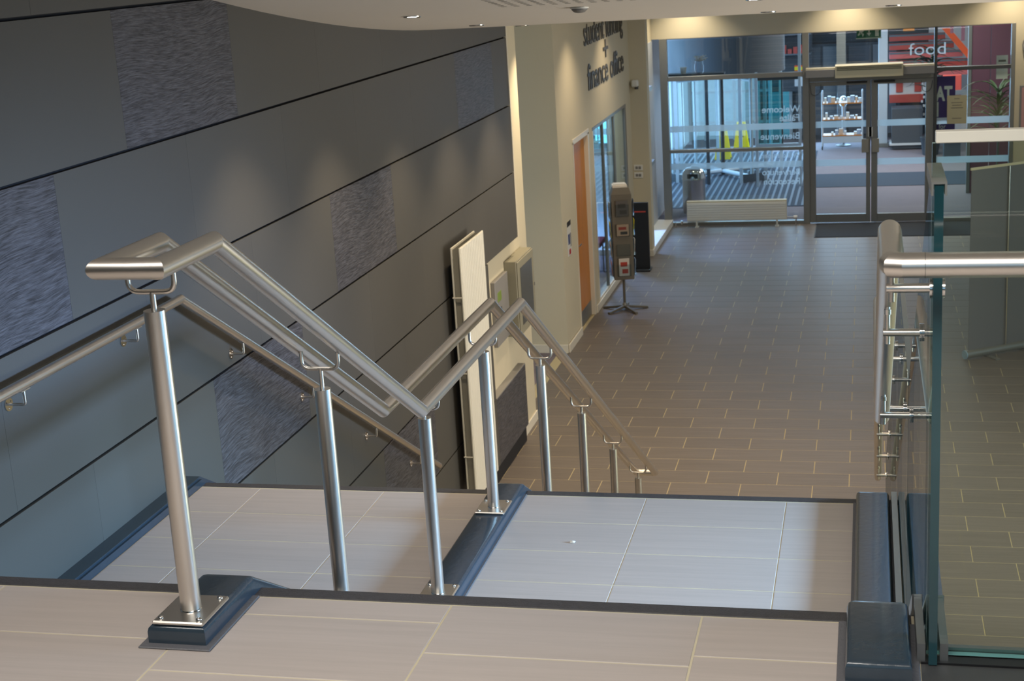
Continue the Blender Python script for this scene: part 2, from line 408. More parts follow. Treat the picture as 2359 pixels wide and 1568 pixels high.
# ------------------------------------------------------------------ stairs
def flight(name, y0, z0, n, rise, go, x0, x1, label):
    e = E_(name, (0, y0, z0), label, 'stairs')
    for k in range(1, n):
        bm = bmesh.new(); box(bm, x0, x1, go*(k-1)-.02, go*k, -rise*k-.06, -rise*k)
        M_('tread', bm, 'tile_light', e)
        B('nosing', x0, x1, go*k-.05, go*k+.003, -rise*k-.035, -rise*k+.001, 'nosing', e)
    for k in range(n):
        B('riser', x0, x1, go*k-.03, go*k-.012, -rise*(k+1)+.001, -rise*k-.036, 'darkgrey', e)
    bm = bmesh.new()
    prism_yz(bm, [(-.05, -.3), (go*(n-1)+.02, -rise*(n-1)-.12), (go*(n-1)+.02, -rise*n), (go*(n-1)-.3, -rise*n), (-.05, -.75)], x0+.01, x1-.01)
    M_('underside', bm, 'ceiling', e)
    return e
flight('stair_flight', 3.205, 0, 5, .1662, .28, -3.03, -.04, 'short upper flight hidden just below the top landing edge')
flight('stair_flight', 6.085, ZM, 13, .167, .2925, -3.03, -.04, 'long lower flight dropping from the middle landing to the hall')
MT['kerbtop'] = MT['kerb']

# kerbs (painted stringer cappings)
def kerb_profile(h=.05, y_start=2.87, low=-.30):
    S1, S2 = .5983, .5707
    t = [(y_start, h), (3.165, h), (3.165+.831/S1, ZM+h), (6.045, ZM+h), (6.045+2.171/S2, ZH+h), (6.045+2.171/S2+.10, ZH+h)]
    bt = [(6.045+2.171/S2+.10, ZH), (6.0, ZM-.02+low), (4.50, ZM-.02+low), (3.12, -.02+low), (3.12, -.0), (y_start, 0)]
    return t+bt
def kerb(x0, x1, name, label, h=.05, ys=2.87, bev=.017, skirt=True):
    e = E_(name, ((x0+x1)/2, ys, 0), label, 'kerb')
    bm = bmesh.new(); prism_yz(bm, kerb_profile(h, ys), x0, x1)
    es = [ed for ed in bm.edges if abs(ed.verts[0].co.x-ed.verts[1].co.x) < 1e-6 and all(v.co.z > -4 for v in ed.verts) and ed.verts[0].index < 0]
    bm.verts.index_update()
    topset = []
    for ed in bm.edges:
        a, b = ed.verts
        if all(any(abs(v.co.y-p[0]) < 1e-4 and abs(v.co.z-p[1]) < 1e-4 for p in kerb_profile(h, ys)[:6]) for v in (a, b)): topset.append(ed)
    bmesh.ops.bevel(bm, geom=topset, offset=bev, segments=3, affect='EDGES', profile=.5)
    o = M_('capping', bm, 'kerb', None, True, 50); at(o, e)
    if skirt:
        bm = bmesh.new()
        box(bm, x0-.018, x1+.018, ys-.022, 3.148, .0005, .005, .002)
        box(bm, x0-.012, x1+.012, 4.57, 6.03, ZM+.0005, ZM+.005, .002)
        o = M_('sealant_bead', bm, 'sealant'); at(o, e)
    return e
kerb(-1.624, -1.480, 'stair_kerb', 'narrow dark blue-grey painted kerb under the central twin handrail')
kerb(-.043, .092, 'stair_kerb', 'wide dark blue-grey kerb at the right edge beside the glass', ys=2.865)
# left stringer along the panelled wall
e = E_('stair_stringer', (-3.075, 4.4, ZM), 'dark blue-grey skirting stringer at the foot of the panelled wall', 'stringer')
bm = bmesh.new(); prism_yz(bm, [(3.0, .0), (3.0, .045), (3.165, .045), (4.555, ZM+.045), (6.045, ZM+.045), (9.86, ZH+.045), (9.95, ZH), (6.0, ZM-.3), (4.5, ZM-.3), (3.1, -.3)], -3.12, -3.032)
es = [ed for ed in bm.edges if all(abs(v.co.x+3.032) < 1e-4 for v in ed.verts)]
bmesh.ops.bevel(bm, geom=es, offset=.012, segments=2, affect='EDGES'); at(M_('capping', bm, 'kerb', None, True, 50), e)

# ------------------------------------------------------------------ left panelled wall
WX = -3.12
JZ = [1.972, 1.372, .770, .168, -.434, -1.037, -1.639, -2.241, -2.843]
wl = S(B('wall_left', -3.45, -3.19, -4, 13.70, ZH-.2, 4.2, 'plaster'), 'wall beside the stairs behind the dark cladding', 'wall')
S(B('wall_left', -3.19, -3.145, -4, 13.055, -1.037, 4.2, 'groove'), 'black backing of the upper wall cladding', 'wall')
S(B('wall_left', -3.19, -3.145, -4, 11.90, ZH, -1.037, 'groove'), 'black backing of the lower wall cladding', 'wall')
low = S(B('wall_left', -3.19, -3.145, 11.90, 13.055, ZH, -2.241, 'groove'), 'black backing below the alarm recess', 'wall')
clad = E_('wall_cladding', (-3.12, 0, 0), 'dark grey panel cladding covering the left wall of the stairs', 'wall cladding')
TEXP = {(2, 5.885), (3, 4.05), (3, 11.286), (4, 8.297), (5, 6.462), (7, 8.874), (8, 11.915)}
def panel(y0, y1, z0, z1, tex):
    bm = bmesh.new(); box(bm, -.012, .012, y0+.0004, y1-.0004, z0+.0065, z1-.0065, .0005)
    o = M_('panel', bm, 'walltex' if tex else 'wallgrey', clad); o.location = (-.012, 0, 0)
    if tex: o['label'] = 'wavy textured panel'
for r in range(0, 8):
    z1, z0 = (JZ[r-1] if r else 2.574), JZ[r]
    off = 5.885 if r % 2 == 0 else 5.256
    for i in range(-6, 8):
        ya = round(off+1.206*i, 3); yb = ya+1.206
        if yb < .5 or ya > 13.0: continue
        ya_, yb_ = ya, min(yb, 13.055)
        if z1 <= -1.0 and z0 > -2.3 and yb > 11.95:
            yb_ = min(yb_, 11.90)
            if yb_-ya_ < .06: continue
        if r == 8: pass
        tex = any(r == a and abs(ya-b) < .05 for a, b in TEXP)
        panel(ya_, yb_, z0, z1, tex)
for i in range(-1, 7):      # lowest row
    ya = 5.885+1.206*(i-1); yb = min(ya+1.206, 13.055)
    if ya > 12.9: continue
    panel(ya, yb, JZ[8], JZ[7], abs(ya-11.915) < .05)
B('end_trim', -.04, .004, 13.056, 13.075, -1.037, 2.6, 'whitetrim', clad)
B('ledge_trim', -.07, -.001, 11.925, 13.055, -2.241-.008, -2.241+.004, 'plastic_grey', clad)

# plastered end pier, recess and office wall
def wallbox(name, x0, x1, y0, y1, z0, z1, label): return S(B(name, x0, x1, y0, y1, z0, z1, 'plaster'), label, 'wall')
wallbox('wall_left', -4.4, -3.45, 13.60, 13.70, ZH, 1.2, 'cream return of the stair wall into the side passage')
wallbox('wall_left', -4.4, -3.34, 16.15, 16.98, ZH, 1.2, 'cream wall pier with the notice, before the wooden door')
wallbox('wall_left', -3.46, -3.34, 16.98, 17.99, -.70, 1.2, 'cream wall above the wooden door')
wallbox('wall_left', -3.46, -3.34, 17.99, 18.30, ZH, 1.2, 'narrow cream pier between the wooden door and the office window')
wallbox('wall_left', -3.46, -3.34, 18.30, 21.02, -.69, 1.2, 'cream wall carrying the office lettering')
wallbox('wall_left', -3.46, -3.34, 18.30, 21.02, ZH, -2.93, 'low cream upstand under the office window')
wallbox('wall_left', -3.46, -3.34, 21.02, 21.5, ZH, 1.2, 'cream wall end beyond the office window')
wallbox('wall_left', -3.70, -3.09, 21.5, 21.72, ZH, 1.2, 'cream projecting pier with the camera and switches')
wallbox('wall_left', -3.70, -3.34, 21.72, 23.95, -.02, 1.2, 'cream wall above the low side window')
wallbox('wall_far', -3.70, 2.17, 23.90, 24.10, .005, 1.2, 'warm lit header wall above the glazed entrance screen')
wallbox('wall_far', 2.17, 6.0, 23.90, 24.10, ZH, 1.2, 'cream wall right of the glazed screen')
wallbox('wall_left', -5.8, -5.7, 13.7, 21.6, ZH, -2.1, 'low outer wall of the office')
wallbox('wall_left', -5.8, -5.7, 13.7, 21.6, -.3, 1.2, 'outer office wall above the glazing')
w7 = E_('window_7', (-5.75, 19, -2.1), 'outer office glazing', 'window'); w7['kind'] = 'structure'
for y in (14.5, 16.5, 18.5, 20.5): at(B('mullion', -5.79, -5.71, y-.04, y+.04, -2.1, -.3, 'alu'), w7)
S(B('floor', -30, -4.0, 21.7, 34.6, ZH-.3, ZH-.05, bpy.data.materials['pale_paving']), 'paving beside the lobby', 'pavement')
S(B('floor', -30, -5.8, 5, 21.7, ZH-.3, ZH-.05, mat('pale_paving_side', srgb(150, 160, 165), .8, var=.1, vscale=2)), 'paving outside the office', 'pavement')
for (x0, x1, y0, y1, lab) in ((-3.335, -3.315, 16.15, 16.97, 'cream skirting before the wooden door'), (-4.3, -3.335, 16.13, 16.15, 'cream skirting of the passage pier'),
                         (-3.335, -3.318, 18.03, 21.5, 'cream skirting under the office window'), (-3.19, -3.172, 13.06, 13.70, 'cream skirting on the stair wall end'),
                         (-3.34, -3.075, 21.48, 21.498, 'cream skirting of the projecting pier'), (-3.09, -3.075, 21.5, 21.72, 'cream skirting on the pier return')):
    S(B('baseboard_left', x0, x1, y0, y1, ZH, ZH+.10, 'whitetrim', bev=.004), lab, 'skirting')
# right and rear enclosure
S(B('wall_right', 6.0, 6.2, -4, 1.4, ZH, 4.2, 'plaster'), 'cream right-hand wall near the landing', 'wall')
S(B('wall_right', 6.0, 6.2, 15.6, 34.6, ZH, 4.2, 'plaster'), 'cream right-hand wall of the hall', 'wall')
S(B('wall_right', 6.0, 6.2, 1.4, 15.6, ZH, -2.6, 'plaster'), 'cream wall below the side glazing', 'wall')
S(B('wall_right', 6.0, 6.2, 1.4, 15.6, .8, 4.2, 'plaster'), 'cream wall above the side glazing', 'wall')
S(B('wall_rear', -3.45, 6.2, -4.2, -4.0, -.3, .9, 'plaster'), 'cream wall below the rear window', 'wall')
S(B('wall_rear', -3.45, 6.2, -4.2, -4.0, 3.3, 4.2, 'plaster'), 'cream wall above the rear window', 'wall')
S(B('wall_rear', -3.45, -1.0, -4.2, -4.0, .9, 3.3, 'plaster'), 'cream wall left of the rear window', 'wall')
S(B('wall_rear', 4.0, 6.2, -4.2, -4.0, .9, 3.3, 'plaster'), 'cream wall right of the rear window', 'wall')
S(B('wall_rear', -3.12, 6.0, 2.4, 2.5, ZH, -.25, 'plaster'), 'cream wall of the hall under the top landing', 'wall')
w = E_('window_4', (6.05, 4.3, .4), 'tall daylight window in the right-hand wall', 'window'); w['kind'] = 'structure'
for y in (1.42, 3.4, 5.4, 7.4, 9.4, 11.4, 13.5, 15.58): at(B('mullion', 6.0, 6.08, y-.03, y+.03, -2.6, .8, 'alu'), w)
w = E_('window_5', (1.5, -4.1, 2.1), 'wide daylight window behind the landing', 'window'); w['kind'] = 'structure'
for x in (-.97, .7, 2.35, 3.97): at(B('mullion', x-.03, x+.03, -4.1, -4.02, .9, 3.3, 'alu'), w)

# ------------------------------------------------------------------ ceiling: curved raft, convex towards the hall
def cz(y):
    if y > 10.7:
        d = y-10.7
        return .98-.0496*d+.0155*d*d if d < 1.6 else .98-.0496*1.6+.0155*2.56
    d = 10.7-y; return .98+.0496*d+.0136*d*d
bm = bmesh.new(); ys = [-4.0+.35*i for i in range(55)]+[15.5, 20, 23.95]
pa = None
for y in ys:
    z = cz(y); cur = [bm.verts.new((-3.119, y, z)), bm.verts.new((6.0, y, z)), bm.verts.new((6.0, y, z+.12)), bm.verts.new((-3.119, y, z+.12))]
    if pa:
        for k in range(4): bm.faces.new([pa[k], pa[(k+1) % 4], cur[(k+1) % 4], cur[k]])
    pa = cur
bmesh.ops.recalc_face_normals(bm, faces=bm.faces[:])
ceil = S(M_('ceiling', bm, 'ceiling', None, True, 30), 'smooth pale ceiling curving down over the stairs', 'ceiling')
S(B('ceiling', -5.8, -3.119, 13.07, 21.7, .925, 1.05, 'ceiling'), 'flat ceiling over the office side', 'ceiling')
S(B('ceiling', -4.0, 6.2, 24.1, 34.8, .36, .5, 'ceiling'), 'lobby ceiling', 'ceiling')
# perforated acoustic zone: rows of small slots set into the ceiling
bm = bmesh.new()
for i in range(26):
    y = 6.2+.07*i
    for j in range(40):
        x = -1.9+.07*j
        z = cz(y)-.0006
        a = [bm.verts.new((x+dx, y+dy, cz(y+dy)-.0008)) for dx, dy in ((-.016, -.012), (-.016, .012), (.016, .012), (.016, -.012))]
        bm.faces.new(a)
p = M_('perforation', bm, mat('perforation_grey', srgb(150, 146, 140), .9), ceil); p['kind'] = 'stuff'

# downlights
MT['lampglow'] = emit('lamp_glow', (1, .95, .85, 1), 9)
def downlight(x, y, label, r=.05, power=26, col=WARM, lit=True, group='recessed ceiling downlights', ang=96, blend=.35, zt=None):
    z = (cz(y) if zt is None else zt); sl = math.atan((cz(y+.05)-cz(y-.05))/.1) if zt is None else 0
    e = E_('downlight', (x, y, z), label, 'downlight', group); e.rotation_euler = (sl, 0, 0)
    bm = bmesh.new(); lathe(bm, (0, 0, 0), [(r*.62, .001), (r*.66, -.004), (r*.95, -.006), (r, -.002), (r, .004), (r*.62, .004)], 28)
    M_('trim_ring', bm, 'polished', e, True)
    bm = bmesh.new(); cyl(bm, (0, 0, -.003), r*.6, .004, 24)
    M_('lamp', bm, 'lampglow' if lit else 'plastic_white', e, True)
    if power:
        light('downlight_beam', 'SPOT', (x, y, z-.03), power, col, (x, y, z-2), spot_size=math.radians(ang), spot_blend=blend, shadow_soft_size=.035)
downlight(-2.52, 8.284, 'lit ceiling downlight nearest the dark wall, larger of the two', power=75, ang=86, blend=.65)
downlight(-2.49, 9.62, 'lit ceiling downlight just above the far end of the dark wall', power=75, ang=86, blend=.65)
downlight(-2.5, 6.98, 'downlight over the middle landing beside the wall', power=75, ang=86, blend=.65)
downlight(-2.49, 10.96, 'downlight near the wall behind the ceiling crest', power=80, ang=86, blend=.65)
downlight(-2.49, 12.3, 'downlight near the white wall end behind the ceiling crest', power=100, ang=86, blend=.65)
downlight(-.618, 9.869, 'lit downlight above the glazed screen left of the double doors', power=40)
downlight(.159, 9.797, 'lit downlight above the glazed double doors', power=40)
downlight(-.593, 8.30, 'downlight at the very top edge of the photo', power=30)
downlight(1.4, 9.7, 'downlight over the right side of the stairs', power=30)
for i, x in enumerate((-2.75, -.3, 2.1)):
    downlight(x, 23.45, ['wall-washing downlight at the left of the entrance header', 'wall-washing downlight above the double doors', 'wall-washing downlight at the right of the entrance header'][i], power=85, ang=108, blend=.9, zt=cz(23), col=(1, .86, .64))
for i, y in enumerate((13.8, 16.9, 19.3)):
    downlight(-2.75, y, ['unseen hall downlight placed to brighten the passage pier', 'hall downlight near the wooden door', 'hall downlight near the office window'][i], power=(130, 66, 66)[i], ang=110, blend=1.0, zt=cz(23))  # the first is unseen and set nearer to brighten the pier
e = E_('smoke_detector', (-1.544, 8.25, cz(8.25)), 'small round grey smoke detector on the curved ceiling', 'smoke detector')
bm = bmesh.new(); lathe(bm, (0, 0, 0), [(.045, .0), (.045, -.012), (.03, -.026), (.012, -.03)][::-1], 20); M_('body', bm, 'plastic_grey', e, True)
bm = bmesh.new(); lathe(bm, (0, 0, 0), [(.052, -.005), (.052, .004)], 20); M_('base', bm, 'plastic_white', e, True)

# ------------------------------------------------------------------ central twin handrail
CX = -1.545; RR = .0242
def railz(y):
    if y <= 3.142: return .897
    if y <= 4.618: return .897-(y-3.142)*.5983
    if y <= 6.16: return .014
    return .014-(y-6.16)*.5707
def kerbz(y, h=.05):
    if y < 3.165: return h
    if y < 4.554: return h-(y-3.165)*.5983
    if y < 6.045: return ZM+h
    return ZM+h-(y-6.045)*.5707
hr = E_('twin_handrail', (CX, 2.857, 0), 'central twin-tube brushed steel handrail zigzagging down on round posts', 'handrail')
def atn(o, p=None): return at(o, p or hr)
XL, XR = CX-.068, CX+.068
path = [(2.857, .897), (3.142, .897), (4.618, .014), (6.16, .014), (9.985, -2.169)]
bm = bmesh.new(); tube(bm, [(XR-.068, 2.857, .897), (XR, 2.857, .897)]+[(XR, y, z) for y, z in path[1:]], RR, 32)
atn(M_('rail', bm, 'steel', None, True, 35))
bm = bmesh.new(); tube(bm, [(XL+.068, 2.857, .897), (XL, 2.857, .897)]+[(XL, y, z) for y, z in path[1:]], RR, 32)
atn(M_('rail', bm, 'steel', None, True, 35))
bm = bmesh.new(); tube(bm, [(XL-RR*.2, 9.985, -2.169), (XR+RR*.2, 9.985, -2.169)], RR*.99, 24); atn(M_('end_bar', bm, 'steel', None, True, 40))
def bolt(parent, c):
    bm = bmesh.new(); lathe(bm, c, [(.0072, 0), (.0072, .002), (.006, .005), (.003, .0068), (.0002, .007)], 12)
    o = M_('bolt', bm, 'polished', None, True, 60); return o
posts = [(2.945, .783, 1), (3.905, .308, 0), (4.862, -.092, 1), (5.735, -.088, 1), (6.78, -.446, 0), (7.745, -1.000, 0), (8.695, -1.541, 0), (9.64, -2.084, 0)]
for y, zt, flat in posts:
    kz = kerbz(y)
    bm = bmesh.new(); tube(bm, [(CX, y, kz+.009 if flat else kz-.02), (CX, y, zt)], RR, 32)
    post = atn(M_('post', bm, 'steel', None, True, 40))
    def sub(o):
        o.parent = post; return o
    bm = bmesh.new(); box(bm, CX-.066, CX+.062, y-.074, y+.078, kz, kz+.010, .003)
    if not flat:
        sl = -.5983 if y < 4.6 else -.5707
        for v in bm.verts: v.co.z += (v.co.y-y)*sl
    sub(M_('base_plate', bm, 'steel', None, True, 30))
    if flat:
        for sx in (-.050, .046):
            for sy in (-.058, .060): sub(bolt(post, (CX+sx, y+sy, kz+.010)))
        bm = bmesh.new(); lathe(bm, (CX, y, kz+.0095), [(.0262, 0), (.0262, .0015), (.0245, .004)], 28); sub(M_('weld_collar', bm, 'polished', None, True))
    rz_ = railz(y); zb = rz_-.072
    bm = bmesh.new(); tube(bm, [(CX, y, zt-.002), (CX, y, zb)], .0068, 14)
    sub(M_('stem', bm, 'steel', None, True))
    bm = bmesh.new(); tube(bm, [(XL+.012, y, rz_-.018), (XL+.012, y, zb), (XR-.012, y, zb), (XR-.012, y, rz_-.018)], .0062, 14, bend=.026)
    sub(M_('saddle', bm, 'steel', None, True))

# ------------------------------------------------------------------ wall handrail
wh = E_('wall_handrail', (-3.05, 4.4, 0), 'single brushed steel handrail fixed to the dark panelled wall', 'handrail')
WHX = -3.047
bm = bmesh.new(); tube(bm, [(WHX, 2.6, .945), (WHX, 3.05, .945), (WHX, 4.50, .063), (WHX, 6.07, .063), (WHX, 9.86, -2.105)], .0212, 28); at(M_('rail', bm, 'steel', None, True, 35), wh)
def whz(y):
    if y < 3.05: return .945
    if y < 4.5: return .945-(y-3.05)*.6083
    if y < 6.07: return .063
    return .063-(y-6.07)*.572
for y in (3.6, 4.72, 5.63, 6.69, 7.56, 8.56, 9.42):
    z = whz(y)
    bm = bmesh.new(); tube(bm, [(WHX, y, z-.018), (WHX, y, z-.078), (WX+.004, y, z-.078)], .0058, 12, bend=.012)
    br = at(M_('bracket', bm, 'steel', None, True), wh)
    bm = bmesh.new(); cyl(bm, (WX, y, z-.078), .026, .005, 24, 'X'); d = M_('wall_disc', bm, 'polished', None, True, 30); d.parent = br; d.matrix_parent_inverse = Matrix()
    for k in range(3):
        a = 2*PI*k/3+.5; bm = bmesh.new(); cyl(bm, (WX+.005, y+.017*math.cos(a), z-.078+.017*math.sin(a)), .0035, .002, 8, 'X')
        s = M_('screw', bm, 'polished', None, True); s.parent = br
    bm = bmesh.new(); box(bm, WHX-.012, WHX+.012, y-.03, y+.03, -.002, .002, .001)
    sl = 0 if (z in (.063, .945)) else (-.608 if y < 4.5 else -.572)
    for v in bm.verts: v.co.z += z-.0215+(v.co.y-y)*sl
    s = M_('saddle_plate', bm, 'steel'); s.parent = br

# ------------------------------------------------------------------ right handrail with glass stand-offs
RX = .046; GX0, GX1 = .127, .1445
rh = E_('glass_mounted_handrail', (RX, 2.81, .8), 'brushed steel handrail fixed to the glass balustrade, turning the corner at the landing', 'handrail')
bm = bmesh.new(); tube(bm, [(3.0, 2.81, .897), (RX+.02, 2.81, .897), (RX+.004, 2.814, .897), (RX, 2.83, .897), (RX, 3.142, .897), (RX, 4.618, .014), (RX+.004, 6.16, .014), (RX+.03, 9.985, -2.169)], RR, 32)
at(M_('rail', bm, 'steel', None, True, 50), rh)
bm = bmesh.new(); cyl(bm, (.105, 2.81, .897), RR+.0004, .0008, 32, 'X'); at(M_('weld_seam', bm, 'darkgrey', None, True), rh)
for y in (3.0, 3.53, 4.28, 4.98, 5.6, 6.5, 7.07, 7.66, 8.26, 8.86, 9.47):
    z = railz(y)-.088
    xo = .004 if y > 6.1 else 0
    if y > 6.16: xo = .004+(y-6.16)*.0068
    gx = GX0+(0 if y < 6.1 else 0)
    bm = bmesh.new(); cyl(bm, (RX-.008+xo, y, z), .0095, gx-RX+.008-xo, 18, 'X')
    so = at(M_('standoff', bm, 'steel', None, True, 40), rh)
    bm = bmesh.new(); cyl(bm, (GX0-.0055, y, z), .021, .005, 24, 'X'); o = M_('glass_clamp', bm, 'polished', None, True, 30); o.parent = so
    bm = bmesh.new(); cyl(bm, (GX1+.0005, y, z), .021, .006, 24, 'X'); o = M_('glass_clamp', bm, 'polished', None, True, 30); o.parent = so
    bm = bmesh.new(); cyl(bm, (RX+xo+.002, y, z-.028), .006, .028+.066, 12, 'Z'); o = M_('stem', bm, 'steel', None, True); o.parent = so
    bm = bmesh.new(); cyl(bm, (RX+xo+.002, y, z+.045), .0082, .012, 12, 'Z'); o = M_('collar', bm, 'polished', None, True); o.parent = so

# ------------------------------------------------------------------ glass balustrades
def pane_yz(pts, x0, x1, name, parent, glass='glass_rail', edge='glass_edge'):
    bm = bmesh.new(); fs = prism_yz(bm, pts, x0, x1, 0)
    bm.normal_update()
    for f in fs: f.material_index = 0 if abs(f.normal.x) > .9 else 1
    return at(M_(name, bm, [glass, edge]), parent)
gb = E_('glass_balustrade', ((GX0+GX1)/2, 2.96, 0), 'stair-side glass balustrade seen edge-on, stepping down beside the right handrail', 'glass balustrade')
TOP = 1.025
pane_yz([(2.955, .005), (3.202, .005), (3.202, TOP), (2.955, TOP)], GX0, GX1, 'pane', gb)
lo, hi = -.10, .118
def gz(y): return railz(y)+hi
pane_yz([(3.208, .02), (4.60, ZM+.03), (4.60, gz(4.60)), (3.23, gz(3.23)), (3.208, gz(3.142))], GX0, GX1, 'pane', gb)
pane_yz([(4.608, ZM+.03), (6.08, ZM+.03), (6.08, gz(6.08)), (4.63, gz(4.63))], GX0, GX1, 'pane', gb)
for a, b in ((6.09, 7.36), (7.368, 8.64), (8.648, 9.95)):
    pane_yz([(a, kerbz(a)-.02), (b, kerbz(b)-.02), (b, gz(b)), (a, gz(max(a, 6.16)))], GX0, GX1, 'pane', gb)
bm = bmesh.new()            # inverted-U aluminium capping on the level pane
box(bm, GX0-.006, GX1+.006, 2.950, 3.20, TOP+.0005, TOP+.005); box(bm, GX0-.006, GX0-.002, 2.950, 3.20, TOP-.022, TOP+.0005); box(bm, GX1+.002, GX1+.006, 2.950, 3.20, TOP-.022, TOP+.0005)
at(M_('cap_rail', bm, 'alu', None), gb)['label'] = 'aluminium capping'
# steel channels that hold the panes
ch = E_('glass_channel', ((GX0+GX1)/2, 3.0, 0), 'steel floor channel clamping the stair-side glass', 'channel')
def chan(ya, yb, za, zb, side, h=.05, w=.02, dz=0):
    bm = bmesh.new()
    for (x0, x1) in side:
        v = [bm.verts.new(p) for p in ((x0, ya, za-.1), (x1, ya, za-.1), (x1, yb, zb-.1), (x0, yb, zb-.1), (x0, ya, za+h), (x1, ya, za+h), (x1, yb, zb+h), (x0, yb, zb+h))]
        for q in ((0, 3, 2, 1), (4, 5, 6, 7), (0, 1, 5, 4), (1, 2, 6, 5), (2, 3, 7, 6), (3, 0, 4, 7)): bm.faces.new([v[i] for i in q])
    return at(M_('channel_side', bm, 'kick'), ch)
chan(2.97, 3.203, 0, 0, [(.104, .121)], h=.045)
chan(2.975, 3.203, 0, 0, [(.151, .168)], h=.045)
for sd in ([(.100, .123)], [(.149, .170)]):
    chan(3.204, 4.554, .03-.0, ZM+.03, sd, h=.022)
    chan(4.554, 6.045, ZM, ZM, sd, h=.052)
    chan(6.045, 9.9, ZM, ZH, sd, h=.05)
ko = E_('stair_kerb', (.215, 4.56, ZM), 'slim dark blue-grey kerb outside the glass channel of the middle landing', 'kerb')
bm = bmesh.new(); prism_yz(bm, [(4.40, ZM+.05), (6.045, ZM+.05), (9.85, ZH+.05), (9.85, ZH), (6.0, ZM-.3), (4.40, ZM-.3)], .172, .262)
at(M_('capping', bm, 'kerb'), ko)
# landing-edge pane, facing the camera
ga = E_('glass_balustrade', (.13, 3.0, 0), 'wide glass balustrade pane along the edge of the top landing, right of the stairs', 'glass balustrade')
bm = bmesh.new(); fs = prism_xy(bm, [(.124, 2.999), (1.62, 2.999), (1.62, 3.0165), (.124, 3.0165)], .008, 1.098)
bm.normal_update()
for f in fs: f.material_index = 0 if abs(f.normal.y) > .9 else 1
at(M_('pane', bm, ['glass_rail', 'glass_edge2']), ga)
bm = bmesh.new(); fs = prism_xy(bm, [(1.63, 2.999), (3.1, 2.999), (3.1, 3.0165), (1.63, 3.0165)], .008, 1.098)
bm.normal_update()
for f in fs: f.material_index = 0 if abs(f.normal.y) > .9 else 1
at(M_('pane', bm, ['glass_rail', 'glass_edge2']), ga)
bm = bmesh.new(); box(bm, .130, 3.1, 2.992, 3.0235, 1.0985, 1.121, .0015); at(M_('cap_rail', bm, 'rad'), ga)['label'] = 'off-white capping rail'
bm = bmesh.new(); box(bm, .170, 3.1, 3.019, 3.034, -.05, .016); at(M_('channel', bm, 'kick'), ga)
bm = bmesh.new(); box(bm, .112, 3.1, 2.965, 2.997, -.04, .006); at(M_('channel', bm, 'black'), ga)
sb = S(B('trim_3', .112, 3.2, 2.845, 2.963, -.03, .002, 'darkgrey'), 'dark grey strip along the foot of the landing glass', 'floor trim')  # flat dark strip laid over the floor edge

# ------------------------------------------------------------------ tall radiator beside the lower flight
rv = E_('tall_radiator', (-3.02, 10.59, -2.63), 'tall white vertical fluted radiator on the panelled wall', 'radiator')
y0, y1, z0, z1 = 10.585, 11.305, -2.66, -.635
bm = bmesh.new(); box(bm, -2.995, -2.983, y0, y1, z0, z1, .002)
fr = at(M_('front_plate', bm, 'rad'), rv)
for i in range(14):
    a = y0+.012+i*(y1-y0-.024)/14
    bm = bmesh.new(); box(bm, -2.984, -2.978, a+.003, a+(y1-y0-.024)/14-.003, z0+.004, z1-.004, .002)
    o = M_('fin', bm, 'rad'); o.parent = fr
at(B('back_plate', -3.062, -3.050, y0+.01, y1-.01, z0+.01, z1, 'rad', bev=.002), rv)
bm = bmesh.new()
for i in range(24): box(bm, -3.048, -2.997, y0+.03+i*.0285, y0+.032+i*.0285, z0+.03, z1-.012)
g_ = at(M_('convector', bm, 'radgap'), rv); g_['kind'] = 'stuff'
for z in (-1.02, -1.62, -2.3):
    at(T('cross_pipe', [(-3.066, y0+.006, z), (-2.985, y0+.006, z)], .006, 'rad', n=10), rv)
bm = bmesh.new(); lathe(bm, (-3.025, 10.60, -2.60), [(.012, -.09), (.012, -.03), (.024, -.028), (.026, 0), (.026, .04), (.022, .052), (.012, .055)], 20)
# the valve sits just outside the lower corner
o = at(M_('valve', bm, 'plastic_white', None, True, 40), rv); o.location = o.location+Vector((0, -.035, -.035))
at(T('feed_pipe', [(-3.025, 10.565, -2.73), (-3.025, 10.565, ZH)], .008, 'polished', n=10), rv)

# ------------------------------------------------------------------ alarm recess
ap = E_('alarm_panel', (-3.19, 12.30, -1.5), 'flat grey alarm control panel with a small green display beside the tall radiator', 'alarm panel')
at(B('housing', -3.19, -3.150, 12.22, 12.70, -1.86, -1.275, 'plastic_grey', bev=.004), ap)
d = at(B('display', -3.1505, -3.148, 12.29, 12.43, -1.47, -1.385, mat('green_lcd', srgb(118, 140, 62), .3), bev=.001), ap)
for k in range(3):
    for j in range(2): at(B('button', -3.1505, -3.147, 12.30+.045*k, 12.33+.045*k, -1.56-.05*j, -1.53-.05*j, 'darkgrey'), ap)
bm = bmesh.new(); cyl(bm, (-3.15, 12.62, -1.64), .018, .012, 14, 'X'); at(M_('key_switch', bm, 'polished', None, True), ap)
bm = bmesh.new(); cyl(bm, (-3.15, 12.62, -1.79), .035, .02, 16, 'X'); at(M_('knob', bm, 'plastic_white', None, True), ap)
cb = E_('glazed_wall_cabinet', (-3.19, 12.74, -1.9), 'grey steel wall cabinet with a dark glazed door beside the alarm panel', 'cabinet')
MT['cabgrey'] = mat('cabinet_grey_green', srgb(140, 136, 118), .5)
at(B('body', -3.19, -3.075, 12.735, 13.40, -1.90, -1.20, 'cabgrey', bev=.004), cb)
dr = at(B('door', -3.075, -3.062, 12.745, 13.39, -1.89, -1.21, 'cabgrey', bev=.003), cb)
o = B('window', -3.0625, -3.060, 12.83, 13.31, -1.81, -1.28, mat('dark_glazing', srgb(62, 62, 56), .08)); o.parent = dr; o.matrix_parent_inverse = Matrix()
o = B('lock', -3.062, -3.054, 13.355, 13.375, -1.56, -1.53, 'polished'); o.parent = dr

